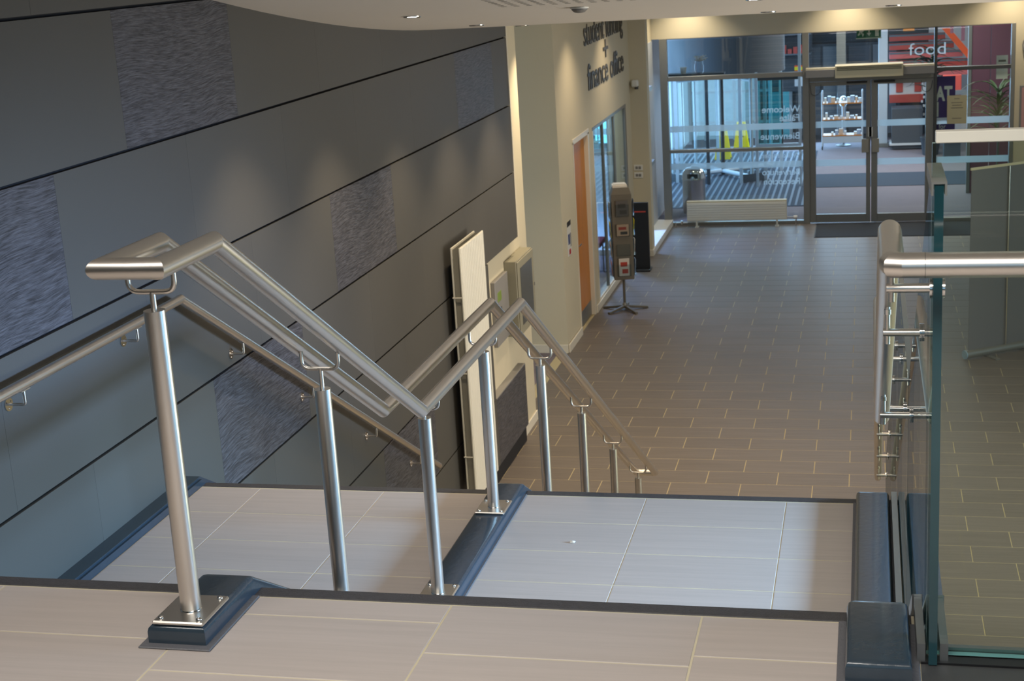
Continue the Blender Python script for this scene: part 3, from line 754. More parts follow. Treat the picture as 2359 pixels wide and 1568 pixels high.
# ------------------------------------------------------------------ office wall: lettering, door, window
sg = E_('wall_lettering', (-3.338, 19.5, 0.0), 'raised dark lettering for the student funding and finance office on the cream wall', 'sign')
MT['lettering'] = mat('dark_sign_lettering', srgb(74, 70, 62), .5)
def line(s, ya, yb, zb, size, bold=.006):
    n = text_letters(s, size, 'lettering', sg, (-3.338, ya, zb), (PI/2, 0, PI/2), 1.0, .02, bold=bold)
    for l in [c for c in sg.children if c.get('ln') is None]:
        l['ln'] = 1
    return n
def fitline(s, ya, yb, zb, size):
    # measure once, then stretch so the words span the wall as in the photograph
    cu = bpy.data.curves.new('t', 'FONT'); cu.body = s; cu.size = size; o = bpy.data.objects.new('t', cu); COL.objects.link(o); bpy.context.view_layer.update()
    w = o.dimensions.x; bpy.data.objects.remove(o); bpy.data.curves.remove(cu)
    text_letters(s, size, 'lettering', sg, (-3.338, ya, zb), (PI/2, 0, PI/2), (yb-ya)/w, .02, bold=.001)
fitline('student funding', 17.98, 20.98, .335, .46)
fitline('+', 19.30, 19.66, .03, .48)
fitline('finance office', 18.14, 20.95, -.215, .46)

d1 = E_('door_1', (-3.42, 17.0, ZH), 'orange wood-veneered door with metal kick plate in the cream wall', 'door'); d1['kind'] = 'structure'
at(B('leaf', -3.425, -3.385, 17.02, 17.95, ZH+.01, -.73, 'wood', bev=.003), d1)
k = at(B('kick_plate', -3.385, -3.3825, 17.03, 17.94, ZH+.012, ZH+.20, 'kick'), d1)
at(B('frame', -3.46, -3.332, 16.98, 17.018, ZH, -.70, 'whitetrim'), d1); at(B('frame', -3.46, -3.332, 17.953, 18.03, ZH, -.70, 'whitetrim', bev=.004), d1)
at(B('frame', -3.46, -3.332, 16.98, 18.03, -.728, -.66, 'whitetrim', bev=.004), d1)
at(T('handle', [(-3.385, 17.12, -1.95), (-3.34, 17.12, -1.95), (-3.34, 17.24, -1.95)], .009, 'polished', n=12), d1)

w1 = E_('window_1', (-3.40, 18.3, -2.93), 'tall office window with three grey mullions beside the wooden door', 'window'); w1['kind'] = 'structure'
ysm = [18.30, 19.0, 19.88, 20.92]
at(B('frame', -3.40, -3.335, 18.30, 21.02, -2.93, -2.88, 'whitetrim'), w1); at(B('frame', -3.372, -3.335, 18.30, 21.02, -.73, -.69, 'alu'), w1)
at(B('sill', -3.36, -3.325, 18.28, 21.02, -2.94, -2.915, 'whitetrim', bev=.003), w1)
for y in (18.30, 19.05, 19.93, 20.90): at(B('mullion', -3.372, -3.335, y, y+(.05 if y < 20.5 else .12), -2.88, -.73, 'alu' if y > 18.5 else 'whitetrim'), w1)
for a, b in ((18.35, 19.05), (19.10, 19.93), (19.98, 20.90)): at(B('pane', -3.356, -3.350, a, b, -2.88, -.73, 'glass'), w1)
# bright office behind the window: low partition, blue seat, desk
S(B('floor', -5.8, -3.46, 13.7, 21.7, ZH-.2, ZH+.002, 'carpet'), 'office carpet', 'floor')
of = E_('office_screen', (-4.3, 20.4, ZH), 'pale desk-height screen inside the office', 'screen')
at(B('board', -4.32, -4.28, 18.6, 21.3, ZH+.02, -1.95, 'plastic_white', bev=.004), of); at(B('foot', -4.45, -4.15, 18.7, 18.76, ZH, ZH+.02, 'alu'), of); at(B('foot', -4.45, -4.15, 21.1, 21.16, ZH, ZH+.02, 'alu'), of)
oc = E_('office_chair', (-3.85, 20.3, ZH), 'dark red padded seat inside the office window', 'chair')
at(B('seat', -4.08, -3.62, 20.05, 20.55, ZH+.42, ZH+.50, mat('dark_red_fabric', srgb(120, 44, 58), .9), bev=.02, seg=2), oc)
at(B('backrest', -4.10, -4.04, 20.05, 20.55, ZH+.52, ZH+.95, bpy.data.materials['dark_red_fabric'], bev=.02, seg=2), oc)
for sx in (-4.05, -3.66):
    for sy in (20.09, 20.50): at(T('leg', [(sx, sy, ZH), (sx, sy, ZH+.43)], .011, 'alu', n=10), oc)
at(B('back_strut', -4.08, -4.06, 20.27, 20.33, ZH+.45, ZH+.6, 'alu'), oc)
light('office_fill', 'AREA', (-4.5, 20.0, .6), 60, (.6,.8,1), (-4.4, 20.2, -2.2), (1.2, 2.4))  # unseen lamp under the office ceiling, added to brighten the screen

nt_ = E_('wall_notice', (-3.34, 16.5, -1.7), 'small notice with black, blue and red blocks on the cream pier', 'notice')
at(B('sheet', -3.339, -3.334, 16.40, 16.62, -1.93, -1.53, 'plastic_white'), nt_)
at(B('header', -3.334, -3.333, 16.40, 16.62, -1.59, -1.53, 'black'), nt_)
at(B('blue_block', -3.334, -3.333, 16.44, 16.54, -1.80, -1.68, mat('print_blue', srgb(52, 66, 116), .6)), nt_)
at(B('grey_block', -3.334, -3.333, 16.56, 16.61, -1.84, -1.68, 'plastic_grey'), nt_)
at(B('red_block', -3.334, -3.333, 16.47, 16.57, -1.92, -1.86, mat('print_red', srgb(176, 44, 44), .6)), nt_)

# camera and switch plates on the projecting pier
sc_ = E_('motion_sensor', (-3.22, 21.49, -.47), 'small white motion sensor high on the cream pier', 'sensor')
bm = bmesh.new(); box(bm, -3.305, -3.205, 21.40, 21.498, -.50, -.40, .018)
at(M_('housing', bm, 'plastic_white'), sc_)
bm = bmesh.new(); cyl(bm, (-3.235, 21.44, -.53), .028, .04, 16, 'Z'); at(M_('lens', bm, 'darkgrey', None, True), sc_)
for z, lab in ((-1.675, 'upper white light-switch plate on the cream pier'), (-1.785, 'lower white light-switch plate on the cream pier')):
    s = E_('light_switch', (-3.265, 21.49, z), lab, 'switch')
    at(B('plate', -3.325, -3.195, 21.488, 21.499, z-.042, z+.042, 'plastic_white', bev=.003), s)
    at(B('rocker', -3.30, -3.265, 21.482, 21.489, z-.02, z+.02, 'plastic_grey', bev=.002), s); at(B('rocker', -3.255, -3.22, 21.482, 21.489, z-.02, z+.02, 'plastic_grey', bev=.002), s)

# ------------------------------------------------------------------ brochure stand
bs = E_('brochure_stand', (-3.0, 18.2, ZH), 'grey revolving brochure tower on a star-shaped foot beside the office window', 'brochure stand')
MT['stand'] = mat('taupe_grey_metal', srgb(104, 100, 90), .5, .1)
SX, SY = -3.0, 18.2
for k in range(5):
    a = .35+2*PI*k/5
    bm = bmesh.new(); box(bm, .01, .30, -.019, .019, 0, .03, .004)
    for v in bm.verts: v.co.z += max(0, .13-v.co.x)*.3
    o = M_('foot', bm, 'stand', bs); o.rotation_euler = (0, 0, a)
T('pole', [(0, 0, .03), (0, 0, 1.62)], .017, 'stand', bs, 14)
bm = bmesh.new(); lathe(bm, (0, 0, .05), [(.03, 0), (.03, .03), (.018, .05)], 16); M_('hub', bm, 'alu', bs, True)
A0 = .25
bm = bmesh.new(); h = .125; box(bm, -h, h, -h, h, .42, 1.50, .003); tw = M_('tower', bm, 'stand', bs); tw.rotation_euler = (0, 0, A0)
bm = bmesh.new()
v = [bm.verts.new(p) for p in ((-h, -h, 1.50), (h, -h, 1.50), (h, h, 1.50), (-h, h, 1.50), (-h*.8, -h*.8, 1.58), (h*.8, -h*.8, 1.58), (h*.8, h*.8, 1.58), (-h*.8, h*.8, 1.58))]
for q in ((0, 3, 2, 1), (4, 5, 6, 7), (0, 1, 5, 4), (1, 2, 6, 5), (2, 3, 7, 6), (3, 0, 4, 7)): bm.faces.new([v[i] for i in q])
tc_ = M_('hood', bm, 'stand', bs); tc_.rotation_euler = (0, 0, A0)
LEAF = {'yellow': srgb(222, 208, 20), 'white': srgb(214, 212, 206), 'rose': srgb(196, 150, 146), 'peach': srgb(206, 176, 150), 'slate': srgb(92, 90, 90), 'blue': srgb(150, 170, 196), 'mauve': srgb(150, 120, 140)}
for k_, c in LEAF.items(): MT['leaf_'+k_] = mat('print_'+k_, c, .5)
MT['print_red2'] = mat('red_print_blocks', srgb(176, 62, 50), .6)
def pocket(face, z, leaf=None, lw=.15, lh=.2, label=None):
    """face 0..3 around the tower; pocket is a part, the leaflet a thing of its own"""
    a = A0+face*PI/2
    R = Matrix.Rotation(a, 4, 'Z')
    bm = bmesh.new(); box(bm, -.085, .085, -h-.032, -h-.029, z, z+.15); box(bm, -.085, -.082, -h-.03, -h, z, z+.15); box(bm, .082, .085, -h-.03, -h, z, z+.15); box(bm, -.085, .085, -h-.03, -h, z, z+.004)
    bm.transform(R); M_('pocket', bm, 'clear' if face != 0 else 'clear', bs)
    if leaf:
        e = E_('leaflet', Vector((SX, SY, ZH))+R@Vector((0, -h-.012, z)), label, 'leaflet', 'leaflets in the brochure stand')
        e.rotation_euler = (.08, 0, a)
        B('sheet', -lw/2, lw/2, -.004, .004, .005, lh, 'leaf_'+leaf, e)
        B('print_block', -lw*.35, lw*.3, -.0055, -.004, lh*.55, lh*.8, 'print_red2' if leaf in ('rose', 'peach', 'white') else 'darkgrey', e)
        B('print_block', -lw*.2, lw*.38, -.0055, -.004, lh*.15, lh*.4, 'print_red2' if leaf in ('rose', 'white') else 'darkgrey', e)
pocket(0, 1.23, 'slate', label='dark grey leaflet in the top front pocket of the brochure stand')
pocket(0, .98, 'peach', lh=.15, label='peach leaflet with red heading in the second front pocket of the brochure stand')
pocket(0, .73); pocket(0, .47, 'white', lw=.13, lh=.23, label='white leaflet with red figures in the bottom front pocket of the brochure stand')
pocket(3, 1.2, 'blue', label='pale blue leaflet in the top left pocket of the brochure stand')
pocket(3, .95, 'yellow', label='yellow leaflet in the left side pocket of the brochure stand')
pocket(3, .70, 'white', label='white leaflet in the third left pocket of the brochure stand')
pocket(3, .46, 'rose', label='pink leaflet in the bottom left pocket of the brochure stand')
pocket(1, 1.22, 'slate', label='grey leaflet in the top right pocket of the brochure stand')
pocket(1, .97, 'yellow', label='yellow leaflet in the right side pocket of the brochure stand')
pocket(1, .72, 'white', label='curling white leaflet in the third right pocket of the brochure stand')
pocket(1, .46, 'blue', label='bluish white leaflet in the bottom right pocket of the brochure stand')
tb = E_('leaflet_box', (SX, SY, ZH+1.58), 'clear white-edged leaflet holder on top of the brochure stand', 'leaflet holder', rotz=A0)
B('tray', -.10, .08, -.08, .09, 0, .035, 'plastic_white', tb, bev=.004); B('sheet_pile', -.085, .065, -.07, .08, .035, .045, 'leaf_white', tb)
ab = E_('notice_board_stand', (-3.02, 20.6, ZH), 'black freestanding notice panel behind the brochure stand', 'notice board')
at(B('panel', -3.24, -2.995, 20.50, 20.55, ZH+.03, ZH+.98, 'black', bev=.004), ab); at(B('base', -3.26, -2.985, 20.42, 20.66, ZH, ZH+.03, 'black', bev=.004), ab)
at(B('red_heading', -3.20, -3.03, 20.496, 20.4995, ZH+.84, ZH+.86, 'print_red2'), ab)

# ------------------------------------------------------------------ side window
w2 = E_('window_2', (-3.3, 21.75, -2.95), 'tall low side window letting blue daylight onto the hall floor', 'window'); w2['kind'] = 'structure'
at(B('sill', -3.36, -3.085, 21.72, 23.93, ZH, -2.90, 'plastic_white', bev=.004), w2)
at(B('frame', -3.40, -3.33, 21.72, 21.77, -2.90, -.02, 'alu'), w2); at(B('frame', -3.40, -3.33, 23.00, 23.06, -2.90, -.02, 'alu'), w2)
for z in (-.66, -1.80): at(B('transom', -3.40, -3.22, 21.77, 23.0, z-.03, z+.03, 'alu', bev=.003), w2)
for z0, z1 in ((-2.9, -1.83), (-1.77, -.69), (-.63, -.02)): at(B('pane', -3.37, -3.362, 21.77, 23.0, z0, z1, 'glass'), w2)
MT['bluejamb'] = mat('pale_painted_jamb', srgb(178, 184, 190), .6)
S(B('wall_left', -3.42, -3.33, 23.06, 23.9, ZH, -.02, 'bluejamb'), 'pale jamb between the side window and the glazed screen', 'wall')

# ------------------------------------------------------------------ glazed entrance screen
GY = 23.95
w3 = E_('window_3', (-3.1, GY, ZH), 'grey-framed glazed screen between the hall and the entrance lobby', 'window'); w3['kind'] = 'structure'
def fr(name, x0, x1, z0, z1, d=.05, m='alu', p=w3, y=GY): return at(B(name, x0, x1, y-d, y+d, z0, z1, m, bev=.003), p)
fr('mullion', -3.22, -3.10, ZH, .005, .06); fr('mullion', -.985, -.885, ZH, .005, .06); fr('mullion', 1.0, 1.045, ZH, .005, .06, 'alu_dark'); fr('mullion', 2.12, 2.18, ZH, .005, .06)
fr('frame', -3.1, 2.12, -.008, .005, .05)
fr('transom', -3.10, -.985, -.665, -.595, .055); fr('transom', -3.10, -.985, -1.815, -1.765, .055); fr('frame', -3.10, -.985, ZH, -2.95, .05)
fr('transom', 1.045, 2.12, -.665, -.61, .05, 'alu_dark'); fr('frame', 1.045, 2.12, ZH, -2.95, .05)
fr('transom', -.885, 1.0, -.76, -.68, .05)
for x0, x1, z0, z1 in ((-3.10, -.985, -.595, -.03), (-3.10, -.985, -1.765, -.665), (-3.10, -.985, -2.95, -1.815), (-.885, 1.0, -.68, -.03), (1.045, 2.12, -.61, -.03), (1.045, 2.12, -2.95, -.665)):
    at(B('pane', x0, x1, GY-.004, GY+.004, z0, z1, 'glass'), w3)
for z in (-1.435, -2.04):
    at(B('frosted_band', -3.09, -.99, GY-.0065, GY-.0045, z-.05, z+.05, 'frost'), w3); at(B('frosted_band', 1.045, 2.12, GY-.0065, GY-.0045, z-.05, z+.05, 'frost'), w3)
d2 = E_('door_2', (.06, GY, ZH), 'grey aluminium-framed glazed double doors to the lobby', 'door'); d2['kind'] = 'structure'
for (a, b, side) in ((-.885, .05, 1), (.063, 1.0, -1)):
    hx = (a, b)
    lf = at(B('stile', a, a+.095, GY-.03, GY+.03, ZH+.01, -.765, 'alu', bev=.003), d2)
    at(B('stile', b-.065 if side == 1 else b-.12, b, GY-.03, GY+.03, ZH+.01, -.765, 'alu', bev=.003), d2)
    x0, x1 = a+.095, (b-.065 if side == 1 else b-.12)
    at(B('rail', x0, x1, GY-.03, GY+.03, ZH+.01, ZH+.14, 'alu', bev=.003), d2); at(B('rail', x0, x1, GY-.03, GY+.03, -.83, -.765, 'alu', bev=.003), d2)
    at(B('pane', x0, x1, GY-.004, GY+.004, ZH+.14, -.83, 'glass'), d2)
    for z in (-1.435, -2.04): at(B('frosted_band', x0, x1, GY-.0065, GY-.0045, z-.05, z+.05, 'frost'), d2)
for x in (-.028, .128):
    at(B('push_plate', x-.055, x+.055, GY-.075, GY-.03, -1.885, -1.67, 'push', bev=.006), d2)
    at(B('notice_strip', x+(.055 if x < 0 else -.085)-.012, x+(.085 if x < 0 else -.055)+.012, GY-.033, GY-.0305, -1.64, -1.49, 'plastic_white'), d2)
for x0, x1 in ((-.31, .0), (.10, .42)):
    at(B('door_closer', x0, x1, GY-.08, GY-.03, -.80, -.772, 'black', bev=.004), d2)
# cable loops at the door heads
for x in (-.78, .90):
    at(T('cable_loop', [(x-.09, GY-.065, -.80), (x-.07, GY-.065, -.95), (x, GY-.065, -.98), (x+.06, GY-.065, -.92), (x+.08, GY-.065, -.80)], .004, 'black', n=8, bend=.05), d2)

ac = E_('air_curtain', (.03, 23.75, -.62), 'long beige air-curtain heater above the double doors', 'air curtain')
MT['beige'] = mat('beige_enamel', srgb(206, 196, 164), .45); MT['grille'] = mat('louvre_grey_green', srgb(92, 92, 76), .6)
at(B('end_box', -.925, -.48, 23.66, 23.89, -.675, -.555, 'plastic_grey', bev=.004), ac); at(B('end_box', .535, .995, 23.66, 23.89, -.675, -.555, 'plastic_grey', bev=.004), ac)
at(B('beige_top_edge', -.925, -.48, 23.70, 23.86, -.555, -.535, 'beige'), ac); at(B('beige_top_edge', .535, .995, 23.70, 23.86, -.555, -.535, 'beige'), ac)  # beige strips on top of the grey end boxes
at(B('body', -.48, .535, 23.60, 23.89, -.69, -.50, 'beige', bev=.006), ac)
for i in range(3): at(B('louvre', -.455, .51, 23.592, 23.602, -.575+.024*i, -.562+.024*i, 'grille'), ac)
es_ = E_('exit_sign', (.02, 24.2, -.03), 'green hanging emergency exit sign with running figure and arrow', 'exit sign')
MT['exitg'] = mat('exit_green', srgb(8, 96, 60), .5)
at(B('panel', -.16, .21, 24.16, 24.18, -.135, .03, 'exitg', bev=.002), es_); at(B('border', -.17, .22, 24.165, 24.19, -.15, -.135, 'plastic_white'), es_)
at(B('hanger', -.10, -.09, 24.165, 24.175, .03, .36, 'alu'), es_); at(B('hanger', .15, .16, 24.165, 24.175, .03, .36, 'alu'), es_)
bm = bmesh.new()
def flat(bm, pts, y=24.157):
    vs = [bm.verts.new((x, y, z)) for x, z in pts]; vb = [bm.verts.new((x, y+.003, z)) for x, z in pts]
    bm.faces.new(vs); bm.faces.new(vb[::-1]); n = len(pts)
    for i in range(n): bm.faces.new([vs[(i+1) % n], vs[i], vb[i], vb[(i+1) % n]])
for q in ([(.02, .02), (.035, .02), (.035, -.06), (.06, -.06), (.0275, -.11), (-.005, -.06), (.02, -.06)],): flat(bm, q)
at(M_('arrow', bm, 'plastic_white'), es_)
bm = bmesh.new(); flat(bm, [(.12, .02), (.175, .02), (.175, -.115), (.12, -.115)]); at(M_('door_symbol', bm, 'plastic_white'), es_)
bm = bmesh.new()
for q in ([(-.075, .02), (-.055, .02), (-.055, 0), (-.075, 0)], [(-.12, -.015), (-.06, -.005), (-.05, -.03), (-.085, -.06), (-.12, -.045)], [(-.085, -.06), (-.05, -.07), (-.06, -.11), (-.075, -.11), (-.07, -.08), (-.1, -.07)], [(-.12, -.05), (-.1, -.07), (-.13, -.1), (-.145, -.09)]): flat(bm, q)
at(M_('running_figure', bm, 'plastic_white'), es_)

# lettering on the glass (seen from the inside, so the welcome words read backwards)
wt = E_('welcome_lettering', (-1.07, GY+.008, -1.1), 'frosted multilingual welcome words on the left glass, seen mirrored', 'lettering')
def mir(s, x, z, size, word=None):
    text_letters(s, size, 'film_text', wt, (x, GY+.009, z), (PI/2, 0, PI), 1.0, .001, bold=.002)
mir('Welcome', -1.03, -1.22, .15); mir('F\u00e0ilte', -1.03, -1.36, .15); mir('Bienvenue', -1.03, -1.645, .15)
mir('Willkommen', -1.03, -1.94, .12); mir('Benvenuto', -1.03, -2.215, .14); mir('Recepci\u00f3n', -1.03, -2.365, .14)
ft = E_('food_lettering', (.66, 24.04, -.4), 'thin pale letters spelling food on the glass above the right door', 'lettering')
cu_w = text_letters('food', .26, 'film_text', ft, (.62, 24.03, -.42), (PI/2, 0, 0), 1.18, .002, bold=-.001)
ps = E_('poster', (1.17, 24.0, -1.1), 'purple poster with bold white capitals stuck on the glass right of the doors', 'poster')
MT['purple'] = mat('poster_purple', srgb(72, 48, 112), .6)
at(B('sheet', .98, 1.32, GY+.010, GY+.013, -1.43, -.755, 'purple'), ps)
text_letters('AT', .30, 'plastic_white', ps, (1.035, GY+.0095, -1.12), (PI/2, 0, 0), .62, .001, bold=.012)
text_letters('I', .30, 'plastic_white', ps, (1.035, GY+.0095, -1.36), (PI/2, 0, 0), .62, .001, bold=.012)
ps2 = E_('poster', (1.17, 24.0, -1.6), 'small purple poster low on the glass right of the doors', 'poster')
at(B('sheet', .98, 1.32, GY+.010, GY+.013, -1.75, -1.48, 'purple'), ps2)
text_letters('for', .11, 'plastic_white', ps2, (1.08, GY+.0095, -1.56), (PI/2, 0, 0), .8, .001)
pp = E_('paper_notice', (1.34, 24.0, -1.27), 'cream paper notice overlapping the purple poster', 'notice')
at(B('sheet', 1.20, 1.49, GY-.012, GY-.009, -1.485, -1.05, mat('cream_paper', srgb(176, 168, 136), .7)), pp)
for z, w_ in ((-1.10, .08), (-1.16, .17), (-1.2, .14), (-1.24, .18), (-1.4, .14)): at(B('text_line', 1.345-w_/2, 1.345+w_/2, GY-.0128, GY-.012, z-.006, z+.004, 'stand'), pp)
pn = E_('paper_notice', (2.05, 24.0, -.6), 'white paper notice on the maroon panel at the right end of the screen', 'notice')
at(B('sheet', 1.94, 2.11, GY+.35, GY+.353, -.86, -.50, 'plastic_white'), pn); at(B('text_line', 1.97, 2.08, GY+.349, GY+.35, -.60, -.57, 'stand'), pn)
nb = E_('notice_board', (2.6, 23.89, -1.3), 'pale framed notice board at the right edge of the photo', 'notice board')
at(B('frame', 2.255, 3.1, 23.875, 23.899, -1.60, -.93, 'plastic_grey', bev=.004), nb); at(B('sheet', 2.285, 3.07, 23.871, 23.876, -1.57, -.96, 'leaf_rose'), nb)
ck = E_('wall_clock', (2.43, 23.88, -.33), 'round grey-rimmed wall clock cut by the right edge of the photo', 'clock')
bm = bmesh.new(); cyl(bm, (0, 0, 0), .16, -.03, 36, 'Y'); M_('rim', bm, 'plastic_grey', ck, True, 40)
bm = bmesh.new(); cyl(bm, (0, -.0305, 0), .135, -.002, 36, 'Y'); M_('dial', bm, 'plastic_white', ck, True, 40)
B('hand', -.005, .005, -.037, -.034, 0, .09, 'black', ck); B('hand', 0, .065, -.037, -.034, -.005, .005, 'black', ck)

# low radiator in front of the left glass
rl = E_('low_radiator', (-2.04, 23.75, ZH), 'long low white radiator on small feet under the left glass', 'radiator')
at(B('front_plate', -2.83, -1.245, 23.69, 23.71, -2.895, -2.60, 'rad', bev=.004), rl); at(B('back_plate', -2.83, -1.245, 23.79, 23.81, -2.895, -2.60, 'rad', bev=.003), rl)
at(B('top_grille', -2.83, -1.245, 23.695, 23.805, -2.60, -2.573, 'beige', bev=.003), rl)
for i in range(7): at(B('ridge', -2.82, -1.255, 23.686, 23.691, -2.875+.038*i, -2.85+.038*i, 'rad', bev=.002), rl)
for x in (-2.68, -1.40):
    at(B('foot', x-.012, x+.012, 23.70, 23.80, ZH+.005, -2.895, 'rad'), rl); at(B('foot', x-.03, x+.03, 23.69, 23.81, ZH, ZH+.008, 'rad'), rl)
at(T('pipe', [(-3.02, 23.75, ZH), (-3.02, 23.75, -2.93), (-2.83, 23.75, -2.93)], .011, 'polished', n=12, bend=.02), rl)
at(T('pipe', [(-1.245, 23.75, -2.86), (-1.10, 23.75, -2.86), (-1.10, 23.75, ZH)], .011, 'polished', n=12, bend=.02), rl)
bm = bmesh.new(); cyl(bm, (-1.14, 23.75, -2.865), .028, .06, 16, 'X'); at(M_('valve', bm, 'plastic_white', None, True), rl)
bm = bmesh.new(); cyl(bm, (-2.92, 23.75, -2.955), .02, .06, 14, 'Z'); at(M_('valve', bm, 'polished', None, True), rl)
dm = E_('door_mat', (.4, 23.3, ZH), 'long charcoal mat in front of the double doors', 'mat')
at(B('pile', -.775, 2.0, 22.74, 23.84, ZH+.0005, ZH+.010, 'mat', bev=.003), dm); at(B('border', -.79, 2.015, 22.725, 23.85, ZH+.0002, ZH+.004, 'black'), dm)

# ------------------------------------------------------------------ pull-up banner seen from behind
bn = E_('pull_up_banner', (1.35, 16.15, ZH), 'grey back of a tall pull-up banner standing in the hall behind the glass', 'banner')
ang = math.atan2(.495, .593)*.86
bn.rotation_euler = (0, 0, ang)
MT['bannerback'] = mat('banner_grey_backing', srgb(112, 112, 116), .7)
B('sheet', -.36, .62, -.002, .002, .09, 2.03, 'bannerback', bn); bm = bmesh.new(); cyl(bm, (-.40, 0, .055), .045, 1.06, 20, 'X'); M_('base_tube', bm, 'alu', bn, True, 40)
bm = bmesh.new(); cyl(bm, (-.405, 0, .055), .047, .01, 20, 'X'); M_('end_cap', bm, mat('pale_blue_cap', srgb(150, 178, 200), .4), bn, True, 40)
T('pole', [(.11, -.02, .08), (.11, -.02, 2.03)], .008, 'polished', bn, 12)
B('top_rail', -.37, .63, -.008, .008, 2.03, 2.055, 'beige', bn)
for x in (-.12, .35): B('foot', x-.03, x+.03, -.19, .19, 0, .012, 'alu', bn)

# tiny paper scrap on the middle landing
sc3 = E_('paper_scrap', (-1.163, 5.51, ZM), 'tiny white paper crumb on the middle landing tiles', 'litter')
bm = bmesh.new(); vs = [bm.verts.new(p) for p in ((-.010, -.006, .001), (.008, -.008, .002), (.012, .004, .006), (0, .010, .003), (-.012, .005, .007))]; c = bm.verts.new((0, 0, .009))
for i in range(5): bm.faces.new([vs[i], vs[(i+1) % 5], c])
bm.faces.new(vs[::-1]); M_('scrap', bm, 'plastic_white', sc3)

# ================================================================== lobby beyond the glass
MT['lob_grey'] = mat('blue_grey_paint', srgb(104, 112, 120), .7); MT['lob_dark'] = mat('dark_lobby_paint', srgb(72, 78, 86), .7)
MT['lob_white'] = mat('lobby_white', srgb(214, 216, 218), .7); MT['maroon'] = mat('maroon_panel', srgb(116, 72, 90), .6)
MT['red'] = mat('red_paint', srgb(186, 74, 66), .6); MT['orange'] = mat('orange_paint', srgb(238, 92, 40), .55)
MT['framew'] = mat('white_blue_frame', srgb(196, 206, 216), .4)
MT['tealglass'] = glassm('teal_tinted_glass', (.45, .78, .80, 1), 1.0)
Z0 = ZH
S(B('wall_left', -3.62, -3.42, 24.02, 25.9, Z0, .36, 'bluejamb'), 'pale side wall of the lobby beside the screen', 'wall')
S(B('wall_left', -4.1, -3.9, 25.9, 26.4, Z0, .36, 'lob_grey'), 'lobby side pier', 'wall')
S(B('wall_right', 5.0, 5.2, 24.1, 34.6, Z0, .36, 'lob_white'), 'right wall of the lobby', 'wall')
for (x0, x1, z0, z1, m, lab) in ((-1.65, 5.0, Z0, .36, 'lob_dark', 'dark far wall of the lobby'), (-4.0, -1.65, -.95, .36, 'lob_dark', 'dark bulkhead over the outer glass'), (-2.42, -2.2, Z0, -.95, 'lob_dark', 'dark post of the outer glass')):
    S(B('wall_far', x0, x1, 34.4, 34.6, z0, z1, m), lab, 'wall')
S(B('wall_far', -5.8, -3.70, 21.60, 21.70, Z0, -2.92, 'lob_white'), 'white sill wall at the end of the office', 'wall')
S(B('wall_far', -5.8, -3.70, 21.60, 21.70, -.25, 1.0, 'lob_grey'), 'wall above the office end window', 'wall')
w8 = E_('window_8', (-4.7, 21.65, -2.9), 'end window of the office with bright daylight', 'window'); w8['kind'] = 'structure'
for x in (-5.7, -5.0, -4.35, -3.7): at(B('mullion', x-.035, x+.035, 21.61, 21.69, -2.92, -.25, 'alu'), w8)
at(B('transom', -5.7, -3.7, 21.62, 21.68, -1.25, -1.20, 'alu'), w8)
w9 = E_('window_9', (-3.97, 30, Z0), 'glazed left side of the lobby', 'window'); w9['kind'] = 'structure'
for y in (27.4, 29.2, 31.0, 32.8, 34.4): at(B('mullion', -4.0, -3.93, y-.04, y+.04, Z0, .36, 'alu'), w9)
at(B('transom', -4.0, -3.94, 26.4, 34.4, -.98, -.92, 'alu'), w9)
# outer glazing
w6 = E_('window_6', (-3.2, 34.45, Z0), 'outer entrance glazing letting in pale daylight at the back of the lobby', 'window'); w6['kind'] = 'structure'
for x in (-3.96, -3.62, -2.95, -2.40, -1.68): at(B('mullion', x-.035, x+.035, 34.38, 34.42, Z0, -.95, 'framew'), w6)
for z in (-1.9, -2.6): at(B('transom', -3.96, -1.68, 34.385, 34.415, z-.03, z+.03, 'framew'), w6)
at(B('pane', -2.2, -1.7, 34.43, 34.435, Z0, -.95, 'tealglass'), w6)

# revolving entrance drum
rd = E_('revolving_door', (-2.75, 29.2, Z0), 'glazed revolving door drum with a deep grey fascia at the left of the lobby', 'revolving door')
bm = bmesh.new(); n = 40; Rr = 1.18
for i in range(n): pass
lathe(bm, (-2.75, 29.2, -1.0), [(Rr+.04, 0), (Rr+.04, .92), (Rr-.10, .92), (Rr-.10, 0)], 48); at(M_('fascia', bm, 'lob_dark', None, True, 40), rd)
for a in (200, 228, 262, 292, 318, 20, 60, 100, 140):
    x, y = -2.75+Rr*math.cos(math.radians(a)), 29.2+Rr*math.sin(math.radians(a))
    at(B('upright', x-.03, x+.03, y-.03, y+.03, Z0, -1.0, 'framew' if a not in (262,) else 'alu_dark'), rd)
for a0, a1 in ((200, 262), (292, 318)):
    bm = bmesh.new(); pts = [(-2.75+Rr*math.cos(math.radians(a0+(a1-a0)*i/8)), 29.2+Rr*math.sin(math.radians(a0+(a1-a0)*i/8))) for i in range(9)]
    for z0, z1, mm in ((Z0+.0, Z0+.16, 0), ):
        for (xa, ya), (xb, yb) in zip(pts, pts[1:]):
            v = [bm.verts.new(p) for p in ((xa, ya, z0), (xb, yb, z0), (xb, yb, z1), (xa, ya, z1))]; bm.faces.new(v)
    bmesh.ops.solidify(bm, geom=bm.faces[:], thickness=.05); at(M_('kick_rail', bm, 'lob_grey'), rd)
    bm = bmesh.new()
    for (xa, ya), (xb, yb) in zip(pts, pts[1:]):
        v = [bm.verts.new(p) for p in ((xa, ya, Z0+.16), (xb, yb, Z0+.16), (xb, yb, -1.0), (xa, ya, -1.0))]; bm.faces.new(v)
    at(M_('curved_pane', bm, 'glass'), rd)
